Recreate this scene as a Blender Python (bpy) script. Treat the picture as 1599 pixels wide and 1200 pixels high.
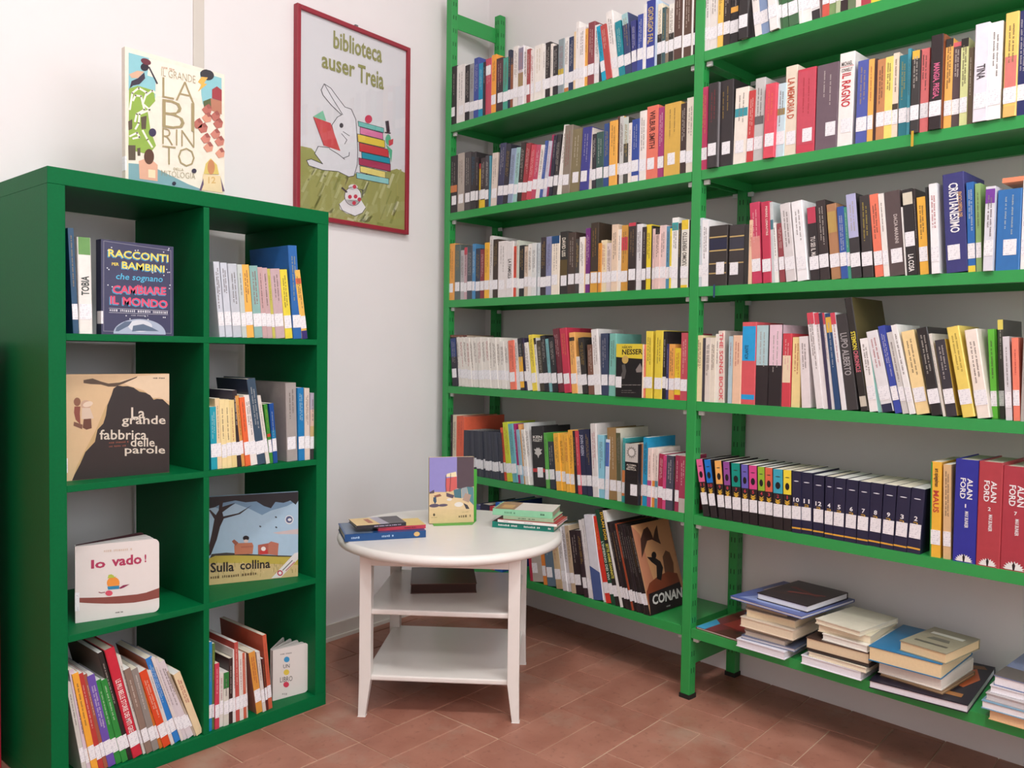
import bpy, math, random
import numpy as np
from mathutils import Matrix, Vector
random.seed(7)
D = bpy.data
scn = bpy.context.scene
for o in list(D.objects): D.objects.remove(o)
COL = scn.collection

# ------------------------------------------------------------------ camera
F_PX = 1296.136                                   # focal length in pixels of the 1599x1200 frame
YAW, PITCH, ROLL = -0.8533, -0.0388, 0.0145
CAM = np.array([-0.7228, -2.019, 1.0637])
_f = np.array([-math.sin(YAW)*math.cos(PITCH), math.cos(YAW)*math.cos(PITCH), math.sin(PITCH)])
_r = np.array([math.cos(YAW), math.sin(YAW), 0.0]); _u = np.cross(_r, _f)
RGT = _r*math.cos(ROLL) + _u*math.sin(ROLL); UPV = -_r*math.sin(ROLL) + _u*math.cos(ROLL); FWD = _f
cd = D.cameras.new('camera'); cam = D.objects.new('camera', cd); COL.objects.link(cam)
cd.sensor_fit = 'HORIZONTAL'; cd.sensor_width = 36.0; cd.lens = F_PX/1599*36; cd.clip_start = 0.02
cam.matrix_world = Matrix(((RGT[0], UPV[0], -FWD[0], CAM[0]), (RGT[1], UPV[1], -FWD[1], CAM[1]),
                           (RGT[2], UPV[2], -FWD[2], CAM[2]), (0, 0, 0, 1)))
scn.camera = cam

# ------------------------------------------------------------------ world, lights, exposure
w = D.worlds.new('world'); scn.world = w; w.use_nodes = True
w.node_tree.nodes['Background'].inputs[0].default_value = (0.8, 0.85, 0.9, 1)
w.node_tree.nodes['Background'].inputs[1].default_value = 0.05
scn.view_settings.view_transform = 'Standard'; scn.view_settings.look = 'None'
scn.view_settings.exposure = 0.1; scn.view_settings.gamma = 1.0; scn.view_settings.use_curve_mapping = False
CEIL = 3.6
def area(name, loc, size, power, col):
    l = D.lights.new(name, 'AREA'); l.shape = 'RECTANGLE'; l.size, l.size_y = size
    l.energy = power; l.color = col; o = D.objects.new(name, l); COL.objects.link(o); o.location = loc
    return o
LC, LW = (0.88, 0.955, 1.0), (0.97, 0.965, 0.95)
LAMPS = [((-0.20, -1.40, CEIL-0.09), (0.3, 0.3), 38, LW), ((0.70, -2.5, CEIL-0.09), (0.9, 0.9), 13, LC), ((-1.1, -3.4, CEIL-0.09), (0.9, 0.9), 32, LC)]  # main ceiling lamp first, then fill lights added for shelving and right side
WIN = ((0.75, -4.28, 1.75), (1.6, 1.3), 14, (0.86, 0.93, 1.0))       # cool fill light, placed as daylight through an added window behind the camera
for i, (loc, size, pw_, col) in enumerate(LAMPS):
    area('ceiling_or_fill_light', loc, size, pw_, col)
wl = area('window_fill', WIN[0], WIN[1], WIN[2], WIN[3]); wl.rotation_euler = (math.pi/2, 0, 0)

# ------------------------------------------------------------------ helpers
def lin(h):
    v = [int(h[i:i+2], 16)/255 for i in (0, 2, 4)]
    return tuple(c/12.92 if c <= 0.04045 else ((c+0.055)/1.055)**2.4 for c in v)
MATS = {}
def mat(h, rough=0.42, var=0.10, scale=60, bump=0.0, spec=0.4, coat=0.0):
    key = (h, rough, var, scale, bump, coat)
    if key in MATS: return MATS[key]
    m = D.materials.new('mat_'+h); m.use_nodes = True; nt = m.node_tree; b = nt.nodes['Principled BSDF']
    b.inputs['Roughness'].default_value = rough; b.inputs['Specular IOR Level'].default_value = spec
    b.inputs['Coat Weight'].default_value = coat
    tc = nt.nodes.new('ShaderNodeTexCoord'); n = nt.nodes.new('ShaderNodeTexNoise')
    n.inputs['Scale'].default_value = scale; n.inputs['Detail'].default_value = 3
    nt.links.new(tc.outputs['Object'], n.inputs['Vector'])
    mx = nt.nodes.new('ShaderNodeMix'); mx.data_type = 'RGBA'
    c = lin(h); mx.inputs['A'].default_value = (*[x*(1-var) for x in c], 1); mx.inputs['B'].default_value = (*[min(1, x*(1+var)) for x in c], 1)
    nt.links.new(n.outputs['Fac'], mx.inputs['Factor']); nt.links.new(mx.outputs['Result'], b.inputs['Base Color'])
    if bump:
        bp = nt.nodes.new('ShaderNodeBump'); bp.inputs['Strength'].default_value = bump; bp.inputs['Distance'].default_value = 0.002
        nt.links.new(n.outputs['Fac'], bp.inputs['Height']); nt.links.new(bp.outputs['Normal'], b.inputs['Normal'])
    MATS[key] = m; return m
def mesh(name, V, F, mats, parent=None, mi=None, loc=None, smooth=False):
    me = D.meshes.new(name); me.from_pydata([tuple(v) for v in V], [], F)
    for m in (mats if isinstance(mats, (list, tuple)) else [mats]): me.materials.append(m)
    if mi: me.polygons.foreach_set('material_index', mi)
    if smooth: me.polygons.foreach_set('use_smooth', [True]*len(me.polygons))
    me.update()
    return obj(name, me, parent, loc)
def obj(name, data, parent=None, loc=None):
    o = D.objects.new(name, data); COL.objects.link(o)
    if parent: o.parent = parent
    if loc is not None: o.location = loc
    return o
def box_vf(x0, y0, z0, x1, y1, z1, V=None, F=None):
    V = [] if V is None else V; F = [] if F is None else F; n = len(V)
    V += [(x0,y0,z0),(x1,y0,z0),(x1,y1,z0),(x0,y1,z0),(x0,y0,z1),(x1,y0,z1),(x1,y1,z1),(x0,y1,z1)]
    F += [tuple(n+i for i in f) for f in ((0,3,2,1),(4,5,6,7),(0,1,5,4),(1,2,6,5),(2,3,7,6),(3,0,4,7))]
    return V, F
def box(name, a, b, m, parent=None, bevel=0.0):
    o = mesh(name, *box_vf(*a, *b), m, parent)
    if bevel:
        md = o.modifiers.new('bevel', 'BEVEL'); md.width = bevel; md.segments = 2; md.limit_method = 'ANGLE'
    return o
def boxes(name, lst, m, parent=None, bevel=0.0):
    V, F = [], []
    for a, b in lst: box_vf(*a, *b, V, F)
    o = mesh(name, V, F, m, parent)
    if bevel:
        md = o.modifiers.new('bevel', 'BEVEL'); md.width = bevel; md.segments = 2; md.limit_method = 'ANGLE'
    return o
def extrude(name, pts, z0, z1, mats, parent=None, mi=None):
    n = len(pts); V = [(x, y, z0) for x, y in pts] + [(x, y, z1) for x, y in pts]
    F = [tuple(range(n-1, -1, -1)), tuple(range(n, 2*n))] + [(i, (i+1) % n, n+(i+1) % n, n+i) for i in range(n)]
    return mesh(name, V, F, mats, parent, mi)
def thing(name, label, cat, M=None, group=None):
    o = D.objects.new(name, None); COL.objects.link(o); o.empty_display_size = 0.02
    if M is not None: o.matrix_world = M
    o['label'] = label; o['category'] = cat
    if group: o['group'] = group
    return o
def struct(o): o['kind'] = 'structure'; return o
def ell(cx, cy, rx, ry, n=20, a0=0, a1=2*math.pi, rot=0):
    full = abs(a1-a0) > 6.28; P = []
    for i in range(n if full else n+1):
        a = a0+(a1-a0)*i/n; x, y = rx*math.cos(a), ry*math.sin(a)
        P.append((cx+x*math.cos(rot)-y*math.sin(rot), cy+x*math.sin(rot)+y*math.cos(rot)))
    return P
def stroke(P, wd):
    """polyline turned into a flat ribbon polygon list"""
    out = []
    for (x0, y0), (x1, y1) in zip(P[:-1], P[1:]):
        dx, dy = x1-x0, y1-y0; L = math.hypot(dx, dy) or 1e-9; nx, ny = -dy/L*wd/2, dx/L*wd/2; ex, ey = dx/L*wd*.3, dy/L*wd*.3
        out.append([(x0+nx-ex, y0+ny-ey), (x0-nx-ex, y0-ny-ey), (x1-nx+ex, y1-ny+ey), (x1+nx+ex, y1+ny+ey)])
    return out
# --- projection of the photograph's pixels into the room
def pix(p):
    v = np.asarray(p)-CAM; z = v@FWD
    return 799.5+F_PX*(v@RGT)/z, 600-F_PX*(v@UPV)/z
def ray(x, y): return FWD + RGT*(x-799.5)/F_PX + UPV*(600-y)/F_PX
def on_z(x, y, z):
    v = ray(x, y); return CAM + v*(z-CAM[2])/v[2]
class Frame:
    def __init__(s, org, ang):
        s.o = np.array(org, float); s.ang = ang
        s.sd = np.array([math.cos(ang), math.sin(ang), 0]); s.dd = np.array([-math.sin(ang), math.cos(ang), 0])
    def P(s, a, d, z): return s.o + s.sd*a + s.dd*d + np.array([0, 0, z])
    def on_d(s, x, y, d):
        v = ray(x, y); p = CAM + v*((s.o+s.dd*d-CAM)@s.dd)/(v@s.dd); return (p-s.o)@s.sd, p[2]
    def s_at(s, px, d, z):
        a, b = 0.0, 0.5; fa = pix(s.P(a, d, z))[0]-px; fb = pix(s.P(b, d, z))[0]-px
        for _ in range(12):
            if abs(fb-fa) < 1e-9: break
            a, b, fa = b, b-fb*(b-a)/(fb-fa), fb
            fb = pix(s.P(b, d, z))[0]-px
        return b
    def z_at(s, a, d, py):
        z0, z1 = 0.5, 1.5; f0 = pix(s.P(a, d, z0))[1]-py; f1 = pix(s.P(a, d, z1))[1]-py
        for _ in range(12):
            if abs(f1-f0) < 1e-9: break
            z0, z1, f0 = z1, z1-f1*(z1-z0)/(f1-f0), f1
            f1 = pix(s.P(a, d, z1))[1]-py
        return z1
    def M(s, a, d, z, rot=None):
        m = Matrix.Translation(Vector(s.P(a, d, z))) @ Matrix.Rotation(s.ang, 4, 'Z')
        return m @ rot if rot is not None else m
# --- lettering
TXT = {}
def glyphs(s, bold=0.0):
    k = (s, bold)
    if k not in TXT:
        c = D.curves.new('t', 'FONT'); c.body = s; c.resolution_u = 2; c.offset = bold
        o = D.objects.new('t', c); COL.objects.link(o)
        dg = bpy.context.evaluated_depsgraph_get(); me = D.meshes.new_from_object(o.evaluated_get(dg))
        V = np.array([v.co[:2] for v in me.vertices]) if len(me.vertices) else np.zeros((1, 2))
        Fc = [tuple(p.vertices) for p in me.polygons]
        D.objects.remove(o); D.curves.remove(c); D.meshes.remove(me)
        V = V - V.min(0); sz = np.maximum(V.max(0), 1e-6); TXT[k] = (V/sz, Fc, sz)
    return TXT[k]
def put_text(name, s, fn, m, parent, u0, v0, u1, v1, bold=0.02, shear=0.0):
    """lettering stretched into the rectangle (u0,v0)-(u1,v1); fn maps uv to local xyz"""
    V, Fc, _ = glyphs(s, bold)
    return mesh(name, [fn(u0+(u1-u0)*(a+shear*b), v0+(v1-v0)*b) for a, b in V], Fc, m, parent)
def dash_quads(L, hgt, rnd, words=None):
    """short bars standing for print too small to read: list of (a0,a1,b0,b1)"""
    out = []; a = 0.0; left = rnd.randint(3, 8)
    while a < L:
        wv = hgt*rnd.uniform(0.35, 0.75)
        if a+wv > L: break
        out.append((a, a+wv, 0 if rnd.random() < .8 else hgt*.1, hgt*rnd.uniform(.75, 1)))
        a += wv+hgt*0.30; left -= 1
        if left <= 0: a += hgt*0.8; left = rnd.randint(2, 8)
    return out
def polys(name, fn, plist, m, parent):
    V, Fc = [], []
    for P in plist:
        n = len(V); V += [fn(*p) for p in P]; Fc.append(tuple(range(n, n+len(P))))
    return mesh(name, V, Fc, m, parent)
def quadmap(TL, TR, BL, BR):
    def g(x, y):
        u = (x-BL[0])/(BR[0]-BL[0])
        for _ in range(4):
            yt = TL[1]+u*(TR[1]-TL[1]); yb = BL[1]+u*(BR[1]-BL[1]); v = (yb-y)/(yb-yt)
            xl = BL[0]+v*(TL[0]-BL[0]); xr = BR[0]+v*(TR[0]-BR[0]); u = (x-xl)/(xr-xl)
        return u, v
    return g
PAPER = mat('e6dcc8', 0.9, 0.08, 400, spec=0.1)
WPAPER = mat('e9e6e0', 0.9, 0.06, 400, spec=0.1)
def label_mat():
    m = mat('efedf0', 0.5, 0.02); k = D.materials.new('call_label'); k.use_nodes = True; nt = k.node_tree; b = nt.nodes['Principled BSDF']
    b.inputs['Roughness'].default_value = 0.45
    tc = nt.nodes.new('ShaderNodeTexCoord'); sp = nt.nodes.new('ShaderNodeSeparateXYZ'); nt.links.new(tc.outputs['Object'], sp.inputs[0])
    wv = nt.nodes.new('ShaderNodeTexNoise'); wv.inputs['Scale'].default_value = 1.0; wv.inputs['Detail'].default_value = 0
    mp = nt.nodes.new('ShaderNodeMapping'); mp.inputs['Scale'].default_value = (220, 1, 420); nt.links.new(tc.outputs['Object'], mp.inputs[0]); nt.links.new(mp.outputs[0], wv.inputs['Vector'])
    cr = nt.nodes.new('ShaderNodeValToRGB'); cr.color_ramp.elements[0].position = 0.30; cr.color_ramp.elements[0].color = (*lin('cfcdd4'), 1)
    cr.color_ramp.elements[1].position = 0.40; cr.color_ramp.elements[1].color = (*lin('efedf0'), 1)
    nt.links.new(wv.outputs['Fac'], cr.inputs[0]); nt.links.new(cr.outputs[0], b.inputs['Base Color'])
    return k
LABEL = label_mat()
WORDS = {'black': '2a2628', 'dark grey': '4c4a4c', 'grey': '8c8c8e', 'light grey': 'c2c2c4', 'white': 'ececea', 'cream': 'eadcc0', 'tan': 'c4a47c',
         'brown': '7a5640', 'dark brown': '453430', 'maroon': '702c38', 'red': 'c43a46', 'crimson': 'b82c50', 'pink': 'e09aae', 'pale pink': 'e6cac8',
         'coral': 'e87a66', 'orange': 'eba850', 'yellow': 'ebd04c', 'gold': 'd6ac50', 'olive': '85795a', 'lime': 'b8cc3a', 'green': '4f9a48', 'pale green': '9cb890',
         'dark green': '2c4a38', 'teal': '2c8a94', 'pale teal': '8cbcb8', 'cyan': '1fa2c8', 'blue': '3a66ac', 'pale blue': 'a4c4dc', 'navy': '30365c',
         'indigo': '403e84', 'purple': '7c4490', 'lavender': 'a0a0cc', 'magenta': 'ae3478', 'mauve': '826c76'}
WRGB = {k: np.array([int(v[i:i+2], 16) for i in (0, 2, 4)]) for k, v in WORDS.items()}
def cname(h):
    c = np.array([int(h[i:i+2], 16) for i in (0, 2, 4)]); return min(WRGB, key=lambda k: ((WRGB[k]-c)**2).sum())
ONES = 'first second third fourth fifth sixth seventh eighth ninth tenth eleventh twelfth thirteenth fourteenth fifteenth sixteenth seventeenth eighteenth nineteenth'.split()
TENS = {20: 'twentieth', 30: 'thirtieth', 40: 'fortieth', 50: 'fiftieth', 60: 'sixtieth'}
TEN2 = {2: 'twenty', 3: 'thirty', 4: 'forty', 5: 'fifty', 6: 'sixty'}
def ordinal(n): return ONES[n-1] if n < 20 else TENS[n] if n % 10 == 0 else TEN2[n//10]+'-'+ONES[n % 10-1]
def lum(h): c = lin(h); return 0.3*c[0]+0.6*c[1]+0.1*c[2]

# ------------------------------------------------------------------ one standing book, spine towards local -y
def make_book(root, W, H, DP, col, o, rnd):
    """local x = thickness, y = depth behind the spine, z = up"""
    hb = o.get('hb', W > 0.026); t = 0.0022 if hb else 0.0006; e = min(0.0018, W*0.2) if hb else 0.0004
    t = min(t, W*0.2)
    pts = [(0, DP), (0, e), (e, 0), (W-e, 0), (W, e), (W, DP), (W-t, DP), (W-t, t+e), (t, t+e), (t, DP)]
    side = o.get('c', col); mi = [0, 0] + [1, 0, 0, 0, 1, 0, 0, 0, 0, 0]
    gl = rnd.choice((0.28, 0.38, 0.5))
    extrude('cover', pts, 0, H, [mat(col, gl), mat(side, gl)], root, mi)
    g = 0.003 if hb else 0.0004
    box('pages', (t, t+e, g), (W-t, DP-g, H-g), PAPER if rnd.random() < .5 else WPAPER, root)
    yy = -0.00025
    for lo, hi, bc in o.get('b', []):
        box('spine_band', (0.0002 if not hb else e, yy, lo*H), (W-(0.0002 if not hb else e), 0.0002, hi*H), mat(bc, gl), root)
    for lo, hi, bc in o.get('e', []):
        polys('spine_mark', lambda u, v: (u, -0.0006, v), [ell(W/2, (lo+hi)/2*H, W*.27, (hi-lo)/2*H, 12)], mat(bc, .45), root)
    for tx, tc, lo, hi, dr in o.get('t', []):
        m = mat(tc, 0.45, 0.03)
        if dr == 'n':
            hw = min(.32*W, (hi-lo)*H*(.16 if tx == '1' else .36*len(tx))); put_text('title_lettering', tx, lambda u, v: (u, -0.0006, v), m, root, W/2-hw, lo*H, W/2+hw, hi*H)
        elif dr == 'h':
            put_text('title_lettering', tx, lambda u, v: (u, -0.0006, v), m, root, W*.14, lo*H, W*.86, hi*H)
        else:
            _, _, sz = glyphs(tx, 0.02); L = (hi-lo)*H; hh = min(0.6*W, L/sz[0]*sz[1]*1.7); c0 = W/2-hh/2
            if '/' in dr:   # offset line: d/0.3 = centre at 0.3 of the width
                hh = min(hh, .24*W); c0 = float(dr.split('/')[1])*W-hh*.5
            if dr[0] == 'd': f = lambda u, v: (c0+v, -0.0006, hi*H-u)
            else: f = lambda u, v: (c0+hh-v, -0.0006, lo*H+u)
            put_text('title_lettering', tx, f, m, root, 0, 0, L, hh)
    if not o.get('t') and not o.get('nt'):
        tc = o.get('tc') or ('f0e8dc' if lum(col) < 0.25 else '4a3c38')
        if rnd.random() < .18: tc = 'd8b04a' if lum(col) < .2 else '9c3438'
        mixc = [int(int(tc[i:i+2], 16)*.62+int(col[i:i+2], 16)*.38) for i in (0, 2, 4)]; tc = '%02x%02x%02x' % tuple(mixc)
        hh = min(0.0036, W*rnd.uniform(.16, .27)); V, F = [], []
        lines = 1 if W < 0.016 else 2
        for k in range(lines):
            cx = W/2 if lines == 1 else W*(0.36+0.28*k); L = H*rnd.uniform(.3, .5); z1 = H*rnd.uniform(.86, .93)
            for a0, a1, b0, b1 in dash_quads(L, hh, rnd):
                n = len(V); V += [(cx-hh/2+b0, -0.0005, z1-a0), (cx-hh/2+b0, -0.0005, z1-a1), (cx-hh/2+b1, -0.0005, z1-a1), (cx-hh/2+b1, -0.0005, z1-a0)]
                F.append((n, n+1, n+2, n+3))
        if V: mesh('title_lettering', V, F, mat(tc, 0.5, 0.03), root)
    if not o.get('nl'):
        lw = min(W-0.0006, 0.027); z0 = o.get('lz', 0.031+rnd.uniform(-.002, .004)); x0 = (W-lw)/2 + (rnd.uniform(-.4, .4)*(W-lw) if W > lw+.004 else 0)
        V, F = box_vf(0, -0.0007, 0, lw, -0.0001, 0.036)
        mesh('call_number_label', V, F, LABEL, root, loc=(x0, 0, z0))
    if 'r' in o:
        mesh('ribbon', *box_vf(W*.4, -0.0105, -0.035, W*.4+.006, -0.010, 0.003), mat(o['r'], .6), root)

def parse(tok):
    o = {}
    for k in tok:
        if k in ('nl', 'hb', 'nt', 'pb'): o['hb' if k == 'pb' else k] = (k != 'pb')
        elif k.startswith('dx'): o['dx'] = float(k[2:])
        elif k.startswith('lz'): o['lz'] = float(k[2:])/1000
        elif k.startswith('tc:'): o['tc'] = k[3:]
        elif k.startswith('t:'):
            _, tx, tc, rg, dr = k.split(':'); lo, hi = rg.split('-'); o.setdefault('t', []).append((tx.replace('_', ' '), tc, float(lo), float(hi), dr))
        elif k.startswith('b') and ':' in k:
            rg, bc = k[1:].split(':'); lo, hi = rg.split('-'); o.setdefault('b', []).append((float(lo), float(hi), bc))
        elif k.startswith('e') and ':' in k:
            rg, bc = k[1:].split(':'); lo, hi = rg.split('-'); o.setdefault('e', []).append((float(lo), float(hi), bc))
        elif k.startswith('c:'): o['c'] = k[2:]
        elif k.startswith('r:'): o['r'] = k[2:]
        elif k.startswith('k:'): o['k'] = k[2:]
        elif k.startswith('id:'): o['id'] = k[3:]
        elif k[0] == 'x': o['x'] = float(k[1:])
        elif k[0] == 'a': o['a'] = math.radians(float(k[1:]))
        elif k[0] == 'd': o['d'] = float(k[1:])/1000
        elif k[0] == 'h': o['h'] = float(k[1:])/1000
        elif k[0] == 'D': o['D'] = float(k[1:])/1000
        else: raise ValueError(k)
    return o
MARKED = {}
def build_row(fr, z, text, where, group, kind=None, seed=1, dmax=0.24, d0=0.003):
    rnd = random.Random(seed); ox = oy = 0; sc = 1; xl = 0; n = 0
    for line in text.strip().splitlines():
        for ent in line.split(';'):
            tk = ent.split()
            if not tk: continue
            if tk[0] == 'F': ox, oy, sc = map(float, tk[1:4]); continue
            if tk[0] == 'S': xl = float(tk[1]); continue
            xr, yt, col = float(tk[0]), float(tk[1]), tk[2]; o = parse(tk[3:])
            if 'x' in o: xl = o['x']
            d = o.get('d', d0+rnd.uniform(-.002, .004))
            sl, sr = fr.s_at(ox+xl/sc, d, z), fr.s_at(ox+xr/sc, d, z)
            a = o.get('a', 0.0)
            if 'dx' in o:
                st, zt = fr.on_d(ox+(xl+o['dx'])/sc, oy+yt/sc, d); a = math.atan2(st-sl, zt-z); H = math.hypot(st-sl, zt-z)
            elif 'h' not in o: H = fr.z_at(sl, d, oy+yt/sc)-z
            if 'h' in o: H = o['h']
            H = min(max(H, 0.1), 0.36); W = max((sr-sl)*math.cos(a)*0.985, 0.0035)
            if abs(a) < 0.004: a = 0.0
            rot = Matrix.Rotation(a, 4, 'Y'); pv = sl
            if a > 0: rot = rot @ Matrix.Translation((-W, 0, 0)); pv = sl + W/math.cos(a)
            n += 1
            DP = o.get('D', min(max(H*rnd.uniform(.62, .68), .105), dmax))
            hb = o.get('hb', W > 0.026)
            kd = o.get('k') or kind or ('hardback_book' if hb else 'paperback_book')
            wd = {'hardback_book': 'hardback', 'paperback_book': 'paperback', 'comic_book': 'comic', 'picture_book': "children's book"}[kd]
            sz = 'slim ' if W < 0.010 else 'thick ' if W > 0.034 else ''
            lean = ' leaning' if abs(a) > 0.05 else ''
            if 'h' not in o: H = H
            root = thing(kd, f'{sz}{cname(col)}{lean} {wd}, {ordinal(n)} {where}', 'book', fr.M(pv, d, z, rot), group)
            make_book(root, W, H, DP, col, o, rnd)
            if 'id' in o: MARKED[o['id']] = (root, W, H, DP)
            xl = xr
    return n

# ================================================================== the room
WAL = Frame((0, 0.4085, 0), math.atan(0.035))         # face of the poster wall (d = 0), almost parallel to the cube shelf
TH = -0.0853; SHF = Frame((1.6413, 0.3911, 0), TH-math.pi/2)     # shelving: s runs along the right wall away from the corner
KAL = Frame((0, 0, 0), 0.0)                          # cube shelf: s runs along its front
WGAP = 0.302
WALLM = mat('ebe6e6', 0.85, 0.03, 5, 0.06, spec=0.15)
def poly_box(name, pts, z0, z1, m): return struct(extrude(name, pts, z0, z1, m))
def sp(s, d): p = SHF.P(s, d, 0); return (p[0], p[1])
def wp(a, d): p = WAL.P(a, d, 0); return (p[0], p[1])
c0 = SHF.P(0, WGAP, 0); tt = -((c0-WAL.o)@WAL.dd)/(SHF.sd@WAL.dd); cc_ = SHF.P(tt, WGAP, 0); corner = (cc_[0], cc_[1]); CA = (cc_-WAL.o)@WAL.sd
endr = sp(4.7, WGAP)
poly_box('wall_back', [wp(-2.7, 0), wp(CA+.3, 0), wp(CA+.3, .15), wp(-2.7, .15)], -0.02, CEIL, WALLM)
poly_box('wall_right', [corner, endr, sp(4.7, WGAP+.15), sp(tt, WGAP+.15)][::-1], -0.02, CEIL, WALLM)
poly_box('wall_left', [(-2.75, -4.3), (-2.6, -4.3), (-2.6, .5), (-2.75, .5)], -0.02, CEIL, WALLM)
poly_box('wall_front', [(-2.75, -4.45), (2.0, -4.45), (2.0, -4.3), (-2.75, -4.3)], -0.02, CEIL, WALLM)
struct(box('ceiling', (-2.75, -4.45, CEIL), (2.3, .66, CEIL+.1), mat('f0eeec', .9, .02, 5, spec=.1)))
# window added behind the camera for its fill light: frame, mullion and bright panes
wx, wy, wz = WIN[0]; ww, wh = WIN[1][0]/2, WIN[1][1]/2
wf = struct(boxes('fill_window_1', [((wx-ww-.07, -4.3, wz-wh-.07), (wx-ww, -4.25, wz+wh+.07)), ((wx+ww, -4.3, wz-wh-.07), (wx+ww+.07, -4.25, wz+wh+.07)), ((wx-ww, -4.3, wz-wh-.07), (wx+ww, -4.25, wz-wh)), ((wx-ww, -4.3, wz+wh), (wx+ww, -4.25, wz+wh+.07)), ((wx-.03, -4.3, wz-wh), (wx+.03, -4.292, wz+wh))], mat('e4e2de', .5)))
pm = D.materials.new('window_fill_glow'); pm.use_nodes = True; bs = pm.node_tree.nodes['Principled BSDF']; bs.inputs['Emission Color'].default_value = (.86, .93, 1, 1); bs.inputs['Emission Strength'].default_value = 2.0  # glow for the panes of the added window
for sg in (-1, 1): box('pane', (wx+min(sg*.03, sg*ww), -4.299, wz-wh), (wx+max(sg*.03, sg*ww), -4.295, wz+wh), pm, wf)
# baseboard along the poster wall: flat board with a rounded bead at its foot
bb = mat('cdc5bd', 0.6, 0.06, 20)
_b = struct(mesh('baseboard_back', *box_vf(-2.6, -0.010, 0, CA-.004, 0, 0.058), bb)); _b.matrix_world = WAL.M(0, 0, 0)
_b = struct(mesh('baseboard_trim_back', *box_vf(-2.6, -0.019, 0, CA-.006, -0.010, 0.013), mat('d2cbc2', .6, .05, 20))); _b.matrix_world = WAL.M(0, 0, 0)
# vertical cable channel on the poster wall
s0, s1 = WAL.on_d(300.8, 40, 0)[0], WAL.on_d(317.6, 40, 0)[0]
_b = struct(box('trim_1', (s0, -0.006, 0.06), (s1, 0, CEIL), mat('d5cdc3', 0.6, 0.03, 20), bevel=0.002)); _b.matrix_world = WAL.M(0, 0, 0)

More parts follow.
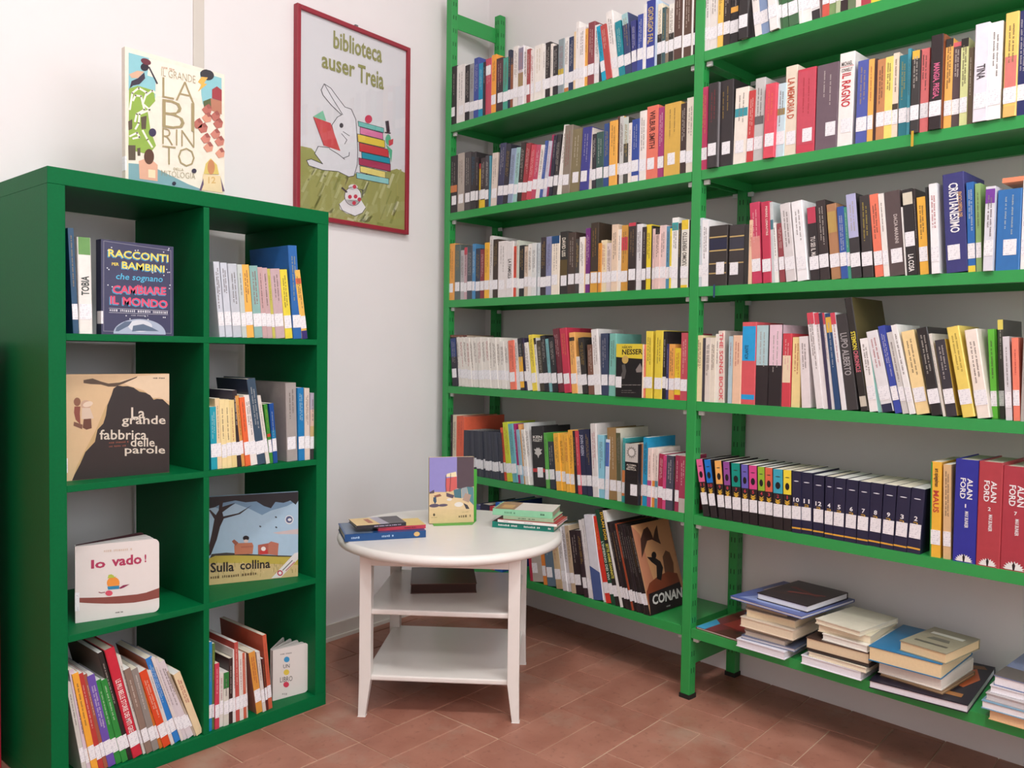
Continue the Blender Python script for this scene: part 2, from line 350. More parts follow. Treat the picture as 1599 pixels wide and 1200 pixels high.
# floor: base slab, grout bed and terracotta tiles laid singly
def floor_mat():
    m = D.materials.new('terracotta_far'); m.use_nodes = True; nt = m.node_tree; b = nt.nodes['Principled BSDF']; b.inputs['Roughness'].default_value = .6
    tc = nt.nodes.new('ShaderNodeTexCoord'); br = nt.nodes.new('ShaderNodeTexBrick'); nt.links.new(tc.outputs['Object'], br.inputs['Vector'])
    br.inputs['Scale'].default_value = 1; br.inputs['Brick Width'].default_value = .27; br.inputs['Row Height'].default_value = .1325; br.inputs['Mortar Size'].default_value = .0015
    br.inputs['Color1'].default_value = (*lin('a8705c'), 1); br.inputs['Color2'].default_value = (*lin('9c6654'), 1); br.inputs['Mortar'].default_value = (*lin('b89880'), 1)
    nt.links.new(br.outputs['Color'], b.inputs['Base Color']); return m
def tile_mat():
    m = D.materials.new('terracotta'); m.use_nodes = True; nt = m.node_tree; b = nt.nodes['Principled BSDF']
    oi = nt.nodes.new('ShaderNodeObjectInfo'); geo = nt.nodes.new('ShaderNodeNewGeometry')
    n1 = nt.nodes.new('ShaderNodeTexNoise'); n1.inputs['Scale'].default_value = 9; n1.inputs['Detail'].default_value = 5
    n2 = nt.nodes.new('ShaderNodeTexNoise'); n2.inputs['Scale'].default_value = 55; n2.inputs['Detail'].default_value = 4
    for n in (n1, n2): nt.links.new(geo.outputs['Position'], n.inputs['Vector'])
    r1 = nt.nodes.new('ShaderNodeValToRGB'); r1.color_ramp.elements[0].position = .34; r1.color_ramp.elements[0].color = (*lin('905a4a'), 1)
    r1.color_ramp.elements[1].position = .66; r1.color_ramp.elements[1].color = (*lin('ac7866'), 1)
    nt.links.new(n1.outputs['Fac'], r1.inputs[0])
    r2 = nt.nodes.new('ShaderNodeValToRGB'); r2.color_ramp.elements[0].color = (*lin('9a6452'), 1); r2.color_ramp.elements[1].color = (*lin('b07a66'), 1)
    nt.links.new(oi.outputs['Random'], r2.inputs[0])
    mx = nt.nodes.new('ShaderNodeMix'); mx.data_type = 'RGBA'; mx.inputs['Factor'].default_value = .45
    nt.links.new(r1.outputs[0], mx.inputs['A']); nt.links.new(r2.outputs[0], mx.inputs['B'])
    r3 = nt.nodes.new('ShaderNodeValToRGB'); r3.color_ramp.elements[0].position = .27; r3.color_ramp.elements[0].color = (.55, .5, .48, 1); r3.color_ramp.elements[1].position = .42; r3.color_ramp.elements[1].color = (1, 1, 1, 1)
    nt.links.new(n2.outputs['Fac'], r3.inputs[0])
    ml = nt.nodes.new('ShaderNodeMix'); ml.data_type = 'RGBA'; ml.blend_type = 'MULTIPLY'; ml.inputs['Factor'].default_value = .55
    nt.links.new(mx.outputs['Result'], ml.inputs['A']); nt.links.new(r3.outputs[0], ml.inputs['B']); n4 = nt.nodes.new('ShaderNodeTexNoise'); n4.inputs['Scale'].default_value = 4.2; n4.inputs['Detail'].default_value = 6; n4.inputs['Roughness'].default_value = .65; nt.links.new(geo.outputs['Position'], n4.inputs['Vector'])
    r4 = nt.nodes.new('ShaderNodeValToRGB'); r4.color_ramp.elements[0].position = .54; r4.color_ramp.elements[0].color = (0, 0, 0, 1); r4.color_ramp.elements[1].position = .72; r4.color_ramp.elements[1].color = (.75, .75, .75, 1); nt.links.new(n4.outputs['Fac'], r4.inputs[0])
    mg = nt.nodes.new('ShaderNodeMix'); mg.data_type = 'RGBA'; mg.inputs['B'].default_value = (*lin('a88a78'), 1); nt.links.new(r4.outputs[0], mg.inputs['Factor']); nt.links.new(ml.outputs['Result'], mg.inputs['A'])
    nt.links.new(mg.outputs['Result'], b.inputs['Base Color'])
    rr = nt.nodes.new('ShaderNodeMapRange'); rr.inputs['To Min'].default_value = .38; rr.inputs['To Max'].default_value = .62
    nt.links.new(n1.outputs['Fac'], rr.inputs['Value']); nt.links.new(rr.outputs[0], b.inputs['Roughness'])
    bp = nt.nodes.new('ShaderNodeBump'); bp.inputs['Strength'].default_value = .12; bp.inputs['Distance'].default_value = .002
    nt.links.new(n2.outputs['Fac'], bp.inputs['Height']); nt.links.new(bp.outputs['Normal'], b.inputs['Normal'])
    return m
floor = struct(mesh('floor', *box_vf(-2.6, -4.3, -0.05, 2.2, .5, -0.006), floor_mat()))
TX, TY, GX, GY = 0.680, -0.0015, 0.1358, 0.1314                 # tile grid read off the joints
c_lo, c_hi, r_lo, r_hi = -13, 10, -4, 15
bed = mesh('grout_bed', *box_vf(TX+c_lo*GX, TY-(r_hi+1)*GY, -0.008, TX+(c_hi+1)*GX, .475, -0.0022), mat('c4a68e', .9, .1, 90), floor)
fixed = [('H', 0, 2), ('H', 0, 3), ('H', 2, 4), ('H', 2, 5), ('V', 4, 4), ('H', 5, 4), ('H', 3, 6), ('V', 5, 6), ('V', 0, 4), ('V', 1, 4),
         ('H', 5, 5), ('H', 6, 6), ('H', 6, 7), ('H', 5, 8), ('H', 6, 3), ('V', 2, 2), ('V', 3, 2)]
used = {}; tiles = []
def take(k, c, r):
    cells = [(c, r), (c+1, r)] if k == 'H' else [(c, r), (c, r+1)]
    if any(x in used or not (c_lo <= x[0] <= c_hi and r_lo <= x[1] <= r_hi) for x in cells): return False
    for x in cells: used[x] = 1
    tiles.append((k, c, r)); return True
for f in fixed: take(*f)
for r in range(r_lo, r_hi+1):
    for c in range(c_lo, c_hi+1):
        if (c, r) in used: continue
        pref = 'H' if (c-r) % 4 in (0, 1) else 'V'
        if pref == 'V' and (c+1, r) not in used and c+1 <= c_hi and ((c-1, r) in used) and ((c+1, r+1) in used): pref = 'H'
        if not take(pref, c, r) and not take('H' if pref == 'V' else 'V', c, r):
            used[(c, r)] = 1; tiles.append(('S', c, r))
TM = tile_mat(); TD = {}
for k, (nx, ny) in {'H': (2, 1), 'V': (1, 2), 'S': (1, 1)}.items():
    g = 0.0015; b_ = 0.0012; x1, y1 = nx*GX-g, ny*GY-g; x0 = y0 = g
    V = [(x0, -y1, -.006), (x1, -y1, -.006), (x1, -y0, -.006), (x0, -y0, -.006), (x0, -y1, -b_), (x1, -y1, -b_), (x1, -y0, -b_), (x0, -y0, -b_),
         (x0+b_, -y1+b_, 0), (x1-b_, -y1+b_, 0), (x1-b_, -y0-b_, 0), (x0+b_, -y0-b_, 0)]
    Fc = [(0, 1, 5, 4), (1, 2, 6, 5), (2, 3, 7, 6), (3, 0, 4, 7), (4, 5, 9, 8), (5, 6, 10, 9), (6, 7, 11, 10), (7, 4, 8, 11), (8, 9, 10, 11)]
    me = D.meshes.new('tile'); me.from_pydata(V, [], Fc); me.materials.append(TM); TD[k] = me
rt = random.Random(3)
for k, c, r in tiles:
    x, y = TX+c*GX, TY-r*GY
    if y > .6 or x > 2.0: continue
    o = obj('tile', TD[k], floor, (x+rt.uniform(-.0006, .0006), y+rt.uniform(-.0006, .0006), rt.uniform(-.0006, .0004)))
    o.rotation_euler = (rt.uniform(-.002, .002), rt.uniform(-.002, .002), rt.uniform(-.004, .004))

# ceiling lamp and added fill panels (housing + diffuser) where the lights hang
for i, (loc, size, pw_, col) in enumerate(LAMPS):
    t = thing('ceiling_or_fill_lamp', ('square white ceiling panel lamp near the poster wall', 'square white ceiling panel added as fill light near the green metal shelving', 'square white ceiling panel added as fill light farthest from the poster wall')[i], 'lamp', Matrix.Translation((loc[0], loc[1], CEIL)))
    hs = size[0]/2; hf = hs+.03
    boxes('lamp_frame', [((-hf, -hf, -.075), (-hs, hf, 0)), ((hs, -hf, -.075), (hf, hf, 0)), ((-hs, -hf, -.075), (hs, -hs, 0)), ((-hs, hs, -.075), (hs, hf, 0))], mat('e8e8e6', .5), t)
    em = D.materials.new('diffuser'); em.use_nodes = True; bs = em.node_tree.nodes['Principled BSDF']; bs.inputs['Emission Color'].default_value = (1, .97, .92, 1); bs.inputs['Emission Strength'].default_value = 6
    box('diffuser', (-hs, -hs, -.05), (hs, hs, -.045), em, t)

# ================================================================== green cube shelf unit
KG = mat('006536', 0.5, 0.10, 160, 0.10, spec=0.14); KG2 = KG
kal = thing('cube_shelf_unit', 'dark green cube shelf unit with eight open compartments beside the white table', 'shelf unit', Matrix.Translation((0, 0, 0)))
KW, KD, KH = 0.764, 0.39, 1.465
bv = 0.0012
box('bottom_panel', (0, 0, 0), (KW, KD, .038), KG, kal, bv); box('top_panel', (0, 0, KH-.038), (KW, KD, KH), KG, kal, bv)
box('side_panel', (0, .0006, .038), (.038, KD, KH-.038), KG, kal, bv); box('side_panel', (KW-.038, .0006, .038), (KW, KD, KH-.038), KG, kal, bv)
KZ = [.038, .389, .740, 1.091]
for z in KZ[1:]: box('shelf_board', (.038, .0012, z-.016), (KW-.038, KD, z), KG, kal, .0008)
for z in KZ: box('divider', (.374, .0016, z), (.390, KD, z+.335), KG, kal, .0008)

# a shallow red cabinet whose edge shows at the far side of the cube shelf
rc = thing('red_cabinet', 'narrow red painted cabinet at the outer side of the green cube shelf', 'cabinet', Matrix.Translation((-0.46, 0.0, 0)))
RM = mat('b02030', .5, .06, 30)
box('cabinet_body', (0, .25, 0), (.435, .37, 1.07), RM, rc, .002); box('cabinet_door', (.01, .236, .06), (.215, .25, 1.05), RM, rc, .002)
box('cabinet_door', (.22, .236, .06), (.425, .25, 1.05), RM, rc, .002)
boxes('door_knob', [((.195, .222, .55), (.207, .236, .562)), ((.228, .222, .55), (.240, .236, .562))], mat('c9c0a8', .3), rc)

# ================================================================== green metal shelving, two bays
SG = mat('2f9a4c', 0.34, 0.04, 40, spec=0.5); SGD = mat('10261a', 0.7, 0.1); CLIP = mat('d6d8d8', 0.35, .05)
ST = [1.969, 1.6177, 1.2682, 0.9215, 0.5743, 0.2228]; W1, PW, SD_, LIP = 1.1482, 0.0325, 0.2941, 0.0287
PH = 2.48
rack = thing('metal_shelving', 'tall bright green perforated metal shelving of two bays filled with books', 'shelving', SHF.M(0, 0, 0))
posts = [-PW, W1, 2*W1+PW]
for px_ in posts:
    for rear in (0, 1):
        y0_ = SD_-PW if rear else 0.0
        po = box('post', (px_, y0_, .012), (px_+PW, y0_+PW, PH), SG, rack, .0015)
        box('post_foot', (px_-.0025, y0_-.0025, 0), (px_+PW+.0025, y0_+PW+.0025, .014), mat('22211f', .6), po)
        L = []; z = .08
        while z < PH-.02:
            for fx in (.3, .68):
                L.append(((px_+PW-.0002, y0_+PW*fx-.0012, z), (px_+PW+.0004, y0_+PW*fx+.0012, z+.016)))
                if rear: L.append(((px_+PW*fx-.0012, y0_-.0004, z), (px_+PW*fx+.0012, y0_+.0002, z+.016)))
            z += .0525
        boxes('post_slots', L, SGD, po)
    box('side_brace', (px_+.004, PW, 2.367), (px_+.010, SD_-PW, 2.428), SG, rack, .001)
    box('side_brace', (px_+PW-.010, PW, .105), (px_+PW-.004, SD_-PW, .165), SG, rack, .001)
for bay in (0, 1):
    a, b = (0.0012, W1-.0012) if bay == 0 else (W1+PW+.0012, 2*W1+PW-.0012)
    for z in ST:
        V, F = [], []
        y_a, y_b = 0.0008, SD_-.002
        for bx in (((a, y_a, z-.0015), (b, y_b, z)), ((a, y_a, z-LIP), (b, y_a+.0015, z-.0015)), ((a, y_b-.0015, z-LIP), (b, y_b, z-.0015)),
                   ((a, y_a+.0015, z-LIP), (a+.0015, y_b-.0015, z-.0015)), ((b-.0015, y_a+.0015, z-LIP), (b, y_b-.0015, z-.0015)),
                   ((a+.0015, y_a+.0015, z-LIP), (b-.0015, y_a+.016, z-LIP+.0012)), ((a+.0015, y_b-.016, z-LIP), (b-.0015, y_b-.0015, z-LIP+.0012))):
            box_vf(*bx[0], *bx[1], V, F)
        sh = mesh('shelf_board', V, F, SG, rack)
        for xx in (a+.001, b-.019):
            for yy in (PW*.35, SD_-PW*.9):
                box('shelf_clip', (xx, yy, z-LIP-.014), (xx+.018, yy+.010, z-LIP), CLIP, sh, .0015)

# ================================================================== white round side table
TC = np.array([1.1035, -0.179]); ta = math.atan2(-0.497+0.141, 1.053-0.778); TZ = 0.503
TW = mat('e6e0da', 0.28, 0.02, 30, spec=0.5)
tab = thing('side_table', 'round white painted side table with two lower shelves and tapered legs', 'table', Matrix.Translation((TC[0], TC[1], 0)) @ Matrix.Rotation(ta, 4, 'Z'))
R_ = .35; n = 72; prof = [(R_-.012, .474), (R_-.003, .478), (R_, .487), (R_-.003, .497), (R_-.012, TZ)]
V = []; F = []
for i in range(n):
    a = 2*math.pi*i/n
    for r, z in prof: V.append((r*math.cos(a), r*math.sin(a), z))
k = len(prof)
for i in range(n):
    j = (i+1) % n
    for m_ in range(k-1): F.append((i*k+m_, j*k+m_, j*k+m_+1, i*k+m_+1))
F.append(tuple(i*k+k-1 for i in range(n))); F.append(tuple(i*k for i in range(n-1, -1, -1)))
tt_ = mesh('table_top', V, F, TW, tab, mi=None)
tt_.data.polygons.foreach_set('use_smooth', [len(p.vertices) == 4 for p in tt_.data.polygons])
hl = .232; lw_ = .034
for sx in (-1, 1):
    for sy in (-1, 1):
        xo, yo = sx*hl, sy*hl; ix, iy = sx*(hl-lw_), sy*(hl-lw_); fx, fy = sx*(hl-.021), sy*(hl-.021)
        sec = [(0, xo+sx*.002, yo+sy*.002, fx+sx*.002, fy+sy*.002), (.11, xo, yo, ix, iy), (.474, xo, yo, ix, iy)]
        V = []
        for z, X, Y, x_, y_ in sec: V += [(X, Y, z), (x_, Y, z), (x_, y_, z), (X, y_, z)]
        F = [(0, 1, 2, 3), (8, 9, 10, 11)] + [(m_*4+i, m_*4+(i+1) % 4, (m_+1)*4+(i+1) % 4, (m_+1)*4+i) for m_ in (0, 1) for i in range(4)]
        o = mesh('table_leg', V, F, TW, tab); md = o.modifiers.new('bevel', 'BEVEL'); md.width = .0015; md.segments = 2; md.limit_method = 'ANGLE'
for s_ in (-1, 1):
    box('apron', (-hl+lw_, s_*(hl-.006)-.007, .443), (hl-lw_, s_*(hl-.006)+.005, .474), TW, tab); box('apron', (s_*(hl-.006)-.007, -hl+lw_, .443), (s_*(hl-.006)+.005, hl-lw_, .474), TW, tab)
for z in (.118, .312):
    box('table_shelf', (-hl+.010, -hl+.010, z-.015), (hl-.010, hl-.010, z+.001), TW, tab, .004)

# ================================================================== rows of books
# each entry: right edge of the spine at its foot and top edge (both in an enlarged crop: F = crop origin and zoom), colour, options
ROWS = {}
ROWS['L1'] = '''F 695 60 8;S 45
140 370 2e2a2b;242 350 e8e2de tc:2a2628;302 345 2b2629;352 325 9a9a9c;415 255 3f4f96;468 320 1a8fb5;497 300 2e2a35 nl
575 265 c04a5e lz150;632 215 f2a445;720 260 3f2a30 b0.55-0.95:5a3038;780 250 4aa08c;812 150 2a3248;845 160 8a5238 b0.76-1:2a3248
905 110 e9e3dd;975 108 dedade b0.6-0.97:8a8496 b0.32-0.55:a08a60;1015 110 ece6e2;1055 140 a04848;1105 150 ece6e2;1215 100 efe8e0 tc:b09868 hb;1245 95 f0eae4
1310 60 2e2829;1340 70 e8dfd6;1405 100 2f2b2f;1480 20 8d9a9e b0.35-0.45:c8b040;1540 0 f0ebe6 b0-0.08:c87a40;1599 -10 2e3a5c
F 890 0 8;S 39
65 400 e6c9a0;105 280 f2ece8;175 350 efe8e6;215 365 e8a84e;300 290 8a4248;360 320 e8e2e0;400 330 3a3a44 nl;455 340 12a5c8 dx-70
525 330 b84a46 dx-78 nl;615 170 efe9e5 dx-82;690 285 148898 dx-55;775 190 39436e dx-48 b0.82-1:a4ccd0;835 270 3b3f80 dx-15;905 190 3c4fa0;940 60 f0ece8
1055 20 333f94 hb t:GIORGIO_FAL:c8b070:0.36-0.9:d;1085 0 c9dcf2 nl nt;1140 55 efe6d0 b0-0.5:2a2a2a;1185 100 3d5a5e;1225 110 8a7a66;1290 60 f0ece4 b0-0.5:33302e
1395 -110 5a4038 hb;1412 -90 efeae6 nl nt;1510 -110 5c4438 hb;1535 -80 efeae6 nl nt;1558 -60 3a2e2c'''
ROWS['L2'] = '''F 695 200 8;S 50
150 360 2f292c b0.36-0.48:c87848;235 325 b5a99f tc:33302e;312 310 4f4a4b;378 310 3a3638 tc:2a8ab8;410 370 332c2e;440 450 e8c53a b0.88-1:c03848;497 380 433a3c b0-0.16:e8c040
540 350 46444a;565 350 5a9fb2 nl;640 320 ddcfc4 dx25;715 200 3d3f5c dx50 c:34343e;775 210 35343e dx50;840 265 8f9fb8 dx50;890 250 9cc4c0 dx55;950 190 3a3230 dx60
1010 200 a03c42 dx65;1070 220 c84a58 dx70;1125 220 c0506a dx72;1175 220 ece4de dx75;1215 165 4a62a8 dx75;1255 170 c8c8d8 dx80;1290 90 a0305a dx82;1330 100 2c2c3c dx70;1395 90 3a3638 dx60
1450 -30 f0ece6 dx92;1550 -20 8c8072 dx50
F 890 150 8;S -10
115 430 85795a dx42;225 405 40408c dx45;270 405 e2d6cc dx20;320 480 35323a;415 460 3a5a54 dx10;480 350 34508c dx15;580 320 f0b04e dx15;610 260 5a3c34;660 260 c9c8c4 c:d8a850;720 270 4a4a44 b0.6-1:c4ccc4
760 340 efe6dc;855 300 2f4a9a b0-0.1:efe8e6;945 195 efe8e2;1090 140 e87a66 hb t:WILBUR_SMITH:5a2c28:0.42-0.93:d;1165 150 a83c78 hb;1370 110 d9ae52 hb;1440 100 40302c;1540 30 e2d9ca hb'''
ROWS['L3'] = '''F 695 340 8;S 35
115 330 e8a455;185 340 5f6a66;235 410 b8b4b6;270 375 c9a9b0 b0.86-1:c84858;335 355 4a5058;370 330 4f8ab8;435 390 3a4050;485 400 8a3a42;550 315 edb440;590 230 d8d4d0;655 275 3f342c tc:c8a860
760 300 e4dedc;845 300 e2dcda t:LA_FAMIGLIA:4a4644:0.3-0.68:d;885 360 d4503c;915 285 cfd2c4;985 350 2b2a2e;1030 360 d8c4b0;1075 330 e6e2dc;1130 320 dcdedc;1150 330 9aa0a4 nl;1185 315 cfd8dc
1255 250 3a3238;1320 240 8a8fb4;1425 235 efe4d4 b0.87-1:1c4a7a;1525 180 33302f hb t:DAVID_LISS:e8e0d0:0.6-0.9:d b0.28-0.55:5a4a28;1620 190 4a3c36 hb
F 890 330 8;S 60
110 350 45413f;170 325 f0ece6;185 340 d8b890 nl;245 215 74307e;345 150 40342a hb tc:c89a48 b0-0.3:d8a040;380 400 d8923c;450 365 ecdcb8;510 400 e0d0cc;585 170 e6cdb4;630 230 eee6dc;715 180 d29a44 b0.62-0.82:d04454
815 150 3a302e hb tc:b8945c b0.95-1:c84050;890 165 e4e2e4;940 200 3a3032;1005 170 efd53c;1020 180 33302e nl nt;1055 220 e8c8c4;1110 215 e4c4bc b0.9-1:33302f;1190 180 e8ccc8;1235 190 5a94b4;1260 215 e8d444
1340 85 f0eeea tc:2a2628 b0.82-0.93:40a0a0;1375 150 3a3a3c nl;1470 115 e8e4da b0.86-1:e8c83c b0-0.04:e8c83c t:L'UOMO_PERFETTO:5a5650:0.3-0.82:u;1490 110 2c2a2a nl nt'''
ROWS['L4'] = '''F 695 500 8;S 90
165 225 33303c dx-30 b0.6-0.98:34487c;210 220 e9e4dc dx-38;255 220 e6e1d9 dx-38;295 220 e9e4dc dx-38;335 225 e4ded6 dx-38;375 225 e4ded6 dx-38;425 222 e9e4dc dx-36;485 222 e6e1d9 dx-36;530 222 e9e4dc dx-36;575 222 e6e1d9 dx-36
612 224 e9e4dc dx-35;665 224 e6e1d9 dx-35;715 226 e9e4dc dx-35;765 270 e8e4de dx-38;815 275 e4e0da dx-35;890 260 ec7c66 dx-32;945 240 e8e6e2 dx-42;995 230 2f2e34 dx-42 b0.05-0.64:f0b43a;1030 230 3a3450 dx-45
1095 290 efeae4 dx-58;1150 190 ecd650 dx-55;1190 230 e6e4e0 dx-58 b0.88-1:2c2a2c;1245 260 4a4438 dx-50;1305 200 2a2a2e dx-60;1345 240 7ab4b8 dx-60;1410 220 2c2c30 dx-55;1490 115 6f2c38 dx-70 hb;1580 110 c43a52 dx-65 hb
F 885 500 8;S 62
135 160 eeb064 dx-38 b0.86-0.92:33302e;200 460 e2dcd4 dx-25;270 225 33302f dx-60;345 310 7a5648 dx-20;430 120 e8e4e2 dx-45;520 170 3a4460 dx-10;605 170 7cbcb0 hb c:7cbcb0
980 305 f28a74 x940;1065 140 ead24c dx10 hb;1185 130 e6cf48 x1085 dx22 hb;1235 140 2e2a2c;1260 300 38386a;1340 300 eeaa58;1415 350 e6c83c b0-0.1:d03844;1500 160 c25560'''
L5 = '''F 695 630 8;S 68
90 145 2c2a2c dx0 nl;135 145 dccfb8 nl;232 160 e0664a nl D220
'''
for i in range(18):
    L5 += f'{round(232+(i+1)*28)} {round(335+i*2)} {("3c3f4c","41444f","383b47")[i%3]} dx{-8-round(i*2.0)} nt pb;'
ROWS['L5'] = L5+'''
775 305 e0583a dx-48;845 240 c9d23a dx-62;910 260 6ab0b8 dx-66;945 260 b03070 dx-68;980 330 8ab4c8 dx-60;1005 265 f0b070 dx-68;1050 330 e8e2da dx-60;1105 250 e4e2e0 dx-70
1265 290 2c2a2c dx-34 hb id:follett b0.24-0.30:c03a3c t:KEN:e8e4dc:0.80-0.845:h t:FOLLETT:e8e4dc:0.745-0.79:h;1305 370 5aa84a dx-35;1395 480 363a44 dx-35;1460 375 efb445 dx-45;1520 385 efb445 dx-45;1570 388 efb445 dx-42
F 885 650 8;S 50
105 175 eeb140 dx-36;145 185 2c2a30 dx-40 nl;185 185 c84450 dx-45;265 170 2f3350 dx-48 t:JOHN_GREEN:b8bcd0:0.6-0.92:d;325 165 2c2e4a dx-50;400 95 dcd6d4 dx-36;475 235 8cc8dc dx-12;520 290 d8e0f0 b0.55-0.95:4a68b4
630 145 96784e dx-20 hb;685 155 d8d4c4 dx-15 b0.2-0.94:5a5c44;720 275 3a9a9c b0.1-0.5:d8844c;890 340 262022 d-14 dx8 hb b0.70-1:c8c2bc id:alchimia t:ALCHIMIA:d8d0c4:0.635-0.665:h t:&:d8d0c4:0.605-0.625:h t:MISTICA:d8d0c4:0.565-0.595:h
940 340 b07a58;1000 265 2a9ac8;1050 400 e8d4cc b0-0.45:b04a88;1095 400 e8d8d0 b0-0.45:d88a3c;1130 400 e8d8d0 b0-0.45:5a8a98;1190 470 a82a4c dx28;1230 490 d04a80 dx20;1315 490 4a4858 dx20;1345 500 3a3436 dx15 nl;1395 490 9a3450 dx15;1480 495 a03a54 b0-0.25:b8b0a8 nl'''
L6 = '''F 820 780 6.15;S -492
-440 50 5a5c9c nl D190;-350 40 2c2c44 nl D190;-297 66 c83c48 nl D150;-222 31 1f5fb4 nl c:16387c D215 hb;75 300 b03048 x50 dx-40 nl
180 255 b8aea4 dx-60;215 260 e0863a dx-60;300 255 5f7484 dx-60;365 255 c9b08a dx-68;410 255 dcd8d8 dx-72;450 260 d0ccd0 dx-72;490 255 c4ad90 dx-74
570 300 33262a dx-72;610 300 3a2a30 dx-80;640 200 e4e0e0 dx-100;660 190 e0dcdc dx-100;755 150 dcdce4 dx-100 id:bluefig nt;780 160 e8e4e0 dx-115 nl
830 165 d83a2e dx-145 tc:f0c040;870 100 1f4a34 dx-160 t:L'INFERNO_DEI_VIVI:d8e0d4:0.26-0.66:d;915 100 2a2422 dx-165 t:DYLAN_DOG:f4c83c:0.68-0.97:d t:SETTE_ANIME_DANNATE:e8e060:0.28-0.64:d;945 110 e8e6e2 dx-172 nl nt
'''
for i, x in enumerate((972, 998, 1024, 1048, 1072, 1096, 1118, 1140, 1160, 1184)):
    L6 += f'{x} {200+i*5} {("2a2020","33262a","251e1e","a0482c","2c2222")[i%5 if i==3 or i%5!=3 else 0]} dx{-166-i*2} h285 tc:c8c0b8;'
ROWS['L6'] = L6 + '1206 245 2a2020 dx-190 c:b88660 h290 D205 id:conan'
ROWS['R1'] = '''F 1090 0 8;S 60
140 0 e6e0de h222;240 0 e8e2dc h215;305 0 f2c45a h218;395 0 382e2c h220;500 0 2e2a2c h225 b0.4-0.47:eeb050;620 0 332e2f h232 d-12;700 0 2c2829 h225 nl
800 0 f0eae6 h220 x715 a-7.5;895 0 8aa0c4 h215 a-7;1005 0 ece8e6 h222 a-6.5 d-8;1060 0 4a6a4a h215 a-5;1135 0 3f6a44 h210 a-5;1265 0 486c4c h220 a-5;1310 0 eeeae6 h215 a-5;1425 0 f0ece8 h225 a-5;1530 0 e6e2e2 h222 a-5 b0-0.12:3a3638
F 1250 0 8;S 270
355 0 d05a4c h215;440 0 7f9a64 h210;490 0 b8c09a h212;590 0 3a2e30 h220;690 0 6a7a5a h222;755 0 e8d4c8 h215;880 0 b04450 h218;1000 0 e8d24a h215;1080 0 e8c060 h212;1200 0 c8c4c0 h220;1300 0 4a6a9c h220'''
ROWS['R2'] = '''F 1085 130 8;S 62
148 60 c03a64 dx20;275 10 3a3436 dx25 d-10 hb tc:b83038 c:8a8688;470 -10 332d2f dx18 hb tc:b83038;640 75 f0e6da dx40 b0.62-0.73:3a98a4;720 100 c84444 dx42;845 -50 c8c6c4 dx40 b0.44-0.54:6a6668;985 20 dc5060 dx40 d-8 tc:f09050
1110 15 c4dce4 x1000 dx40 b0.57-0.66:a08c5c;1258 -200 e8dac6 dx28 hb t:LA_MEMORIA_D:c06048:0.41-0.86:d t:PO:c06048:0.13-0.22:d;1490 -160 cc4456 dx30 hb b0.1-0.97:c85060
F 1260 80 8;S 95
370 190 6f5c66 dx36 hb;560 40 f2ece8 dx45 hb t:IL_RAGNO:c4343c:0.42-0.78:d t:MICHAEL:5a5450:0.86-0.905:h t:CONNELLY:5a5450:0.795-0.835:h b0.848-0.853:c03038;745 130 5560ac x598 dx40 tc:dcdcec hb;815 105 eeb45c dx35;855 100 4a3030 dx30 nl nt;955 110 c88a5c dx30
1050 80 f0dc78 dx30;1125 30 eed8c4 dx30 b0.27-0.4:4a4038;1240 60 2f7888 x1138 dx25;1280 -30 4a9cb0 dx25;1390 5 3c3838 dx30 hb d-6 b0.9-1:e8b848 r:c8a030;1510 -20 e07878 dx30
F 1430 20 6.314;S 122
245 230 33292b dx32 d-8 hb t:MANGIA,_PREGA,:d86a90:0.33-0.7:d c:9a5a3c;270 215 9a5a3c dx28 nl nt;345 265 eeb45e dx28 b0.91-1:33302e;425 300 5a4a4c dx26 b0.95-1:d86870;500 260 d8dc9c dx26 b0.9-1:33302e;555 350 6a5a48 dx20 nl
700 120 e6e2ec dx36 d-10 hb t:TINA:4a4448:0.43-0.58:d;830 105 f4f2f0 dx32 d-6;985 10 f0cc70 x852 dx36 d-6 hb b0-0.10:eebc70 b0.26-0.58:dc8078;1090 -10 2e3468 dx30 hb'''
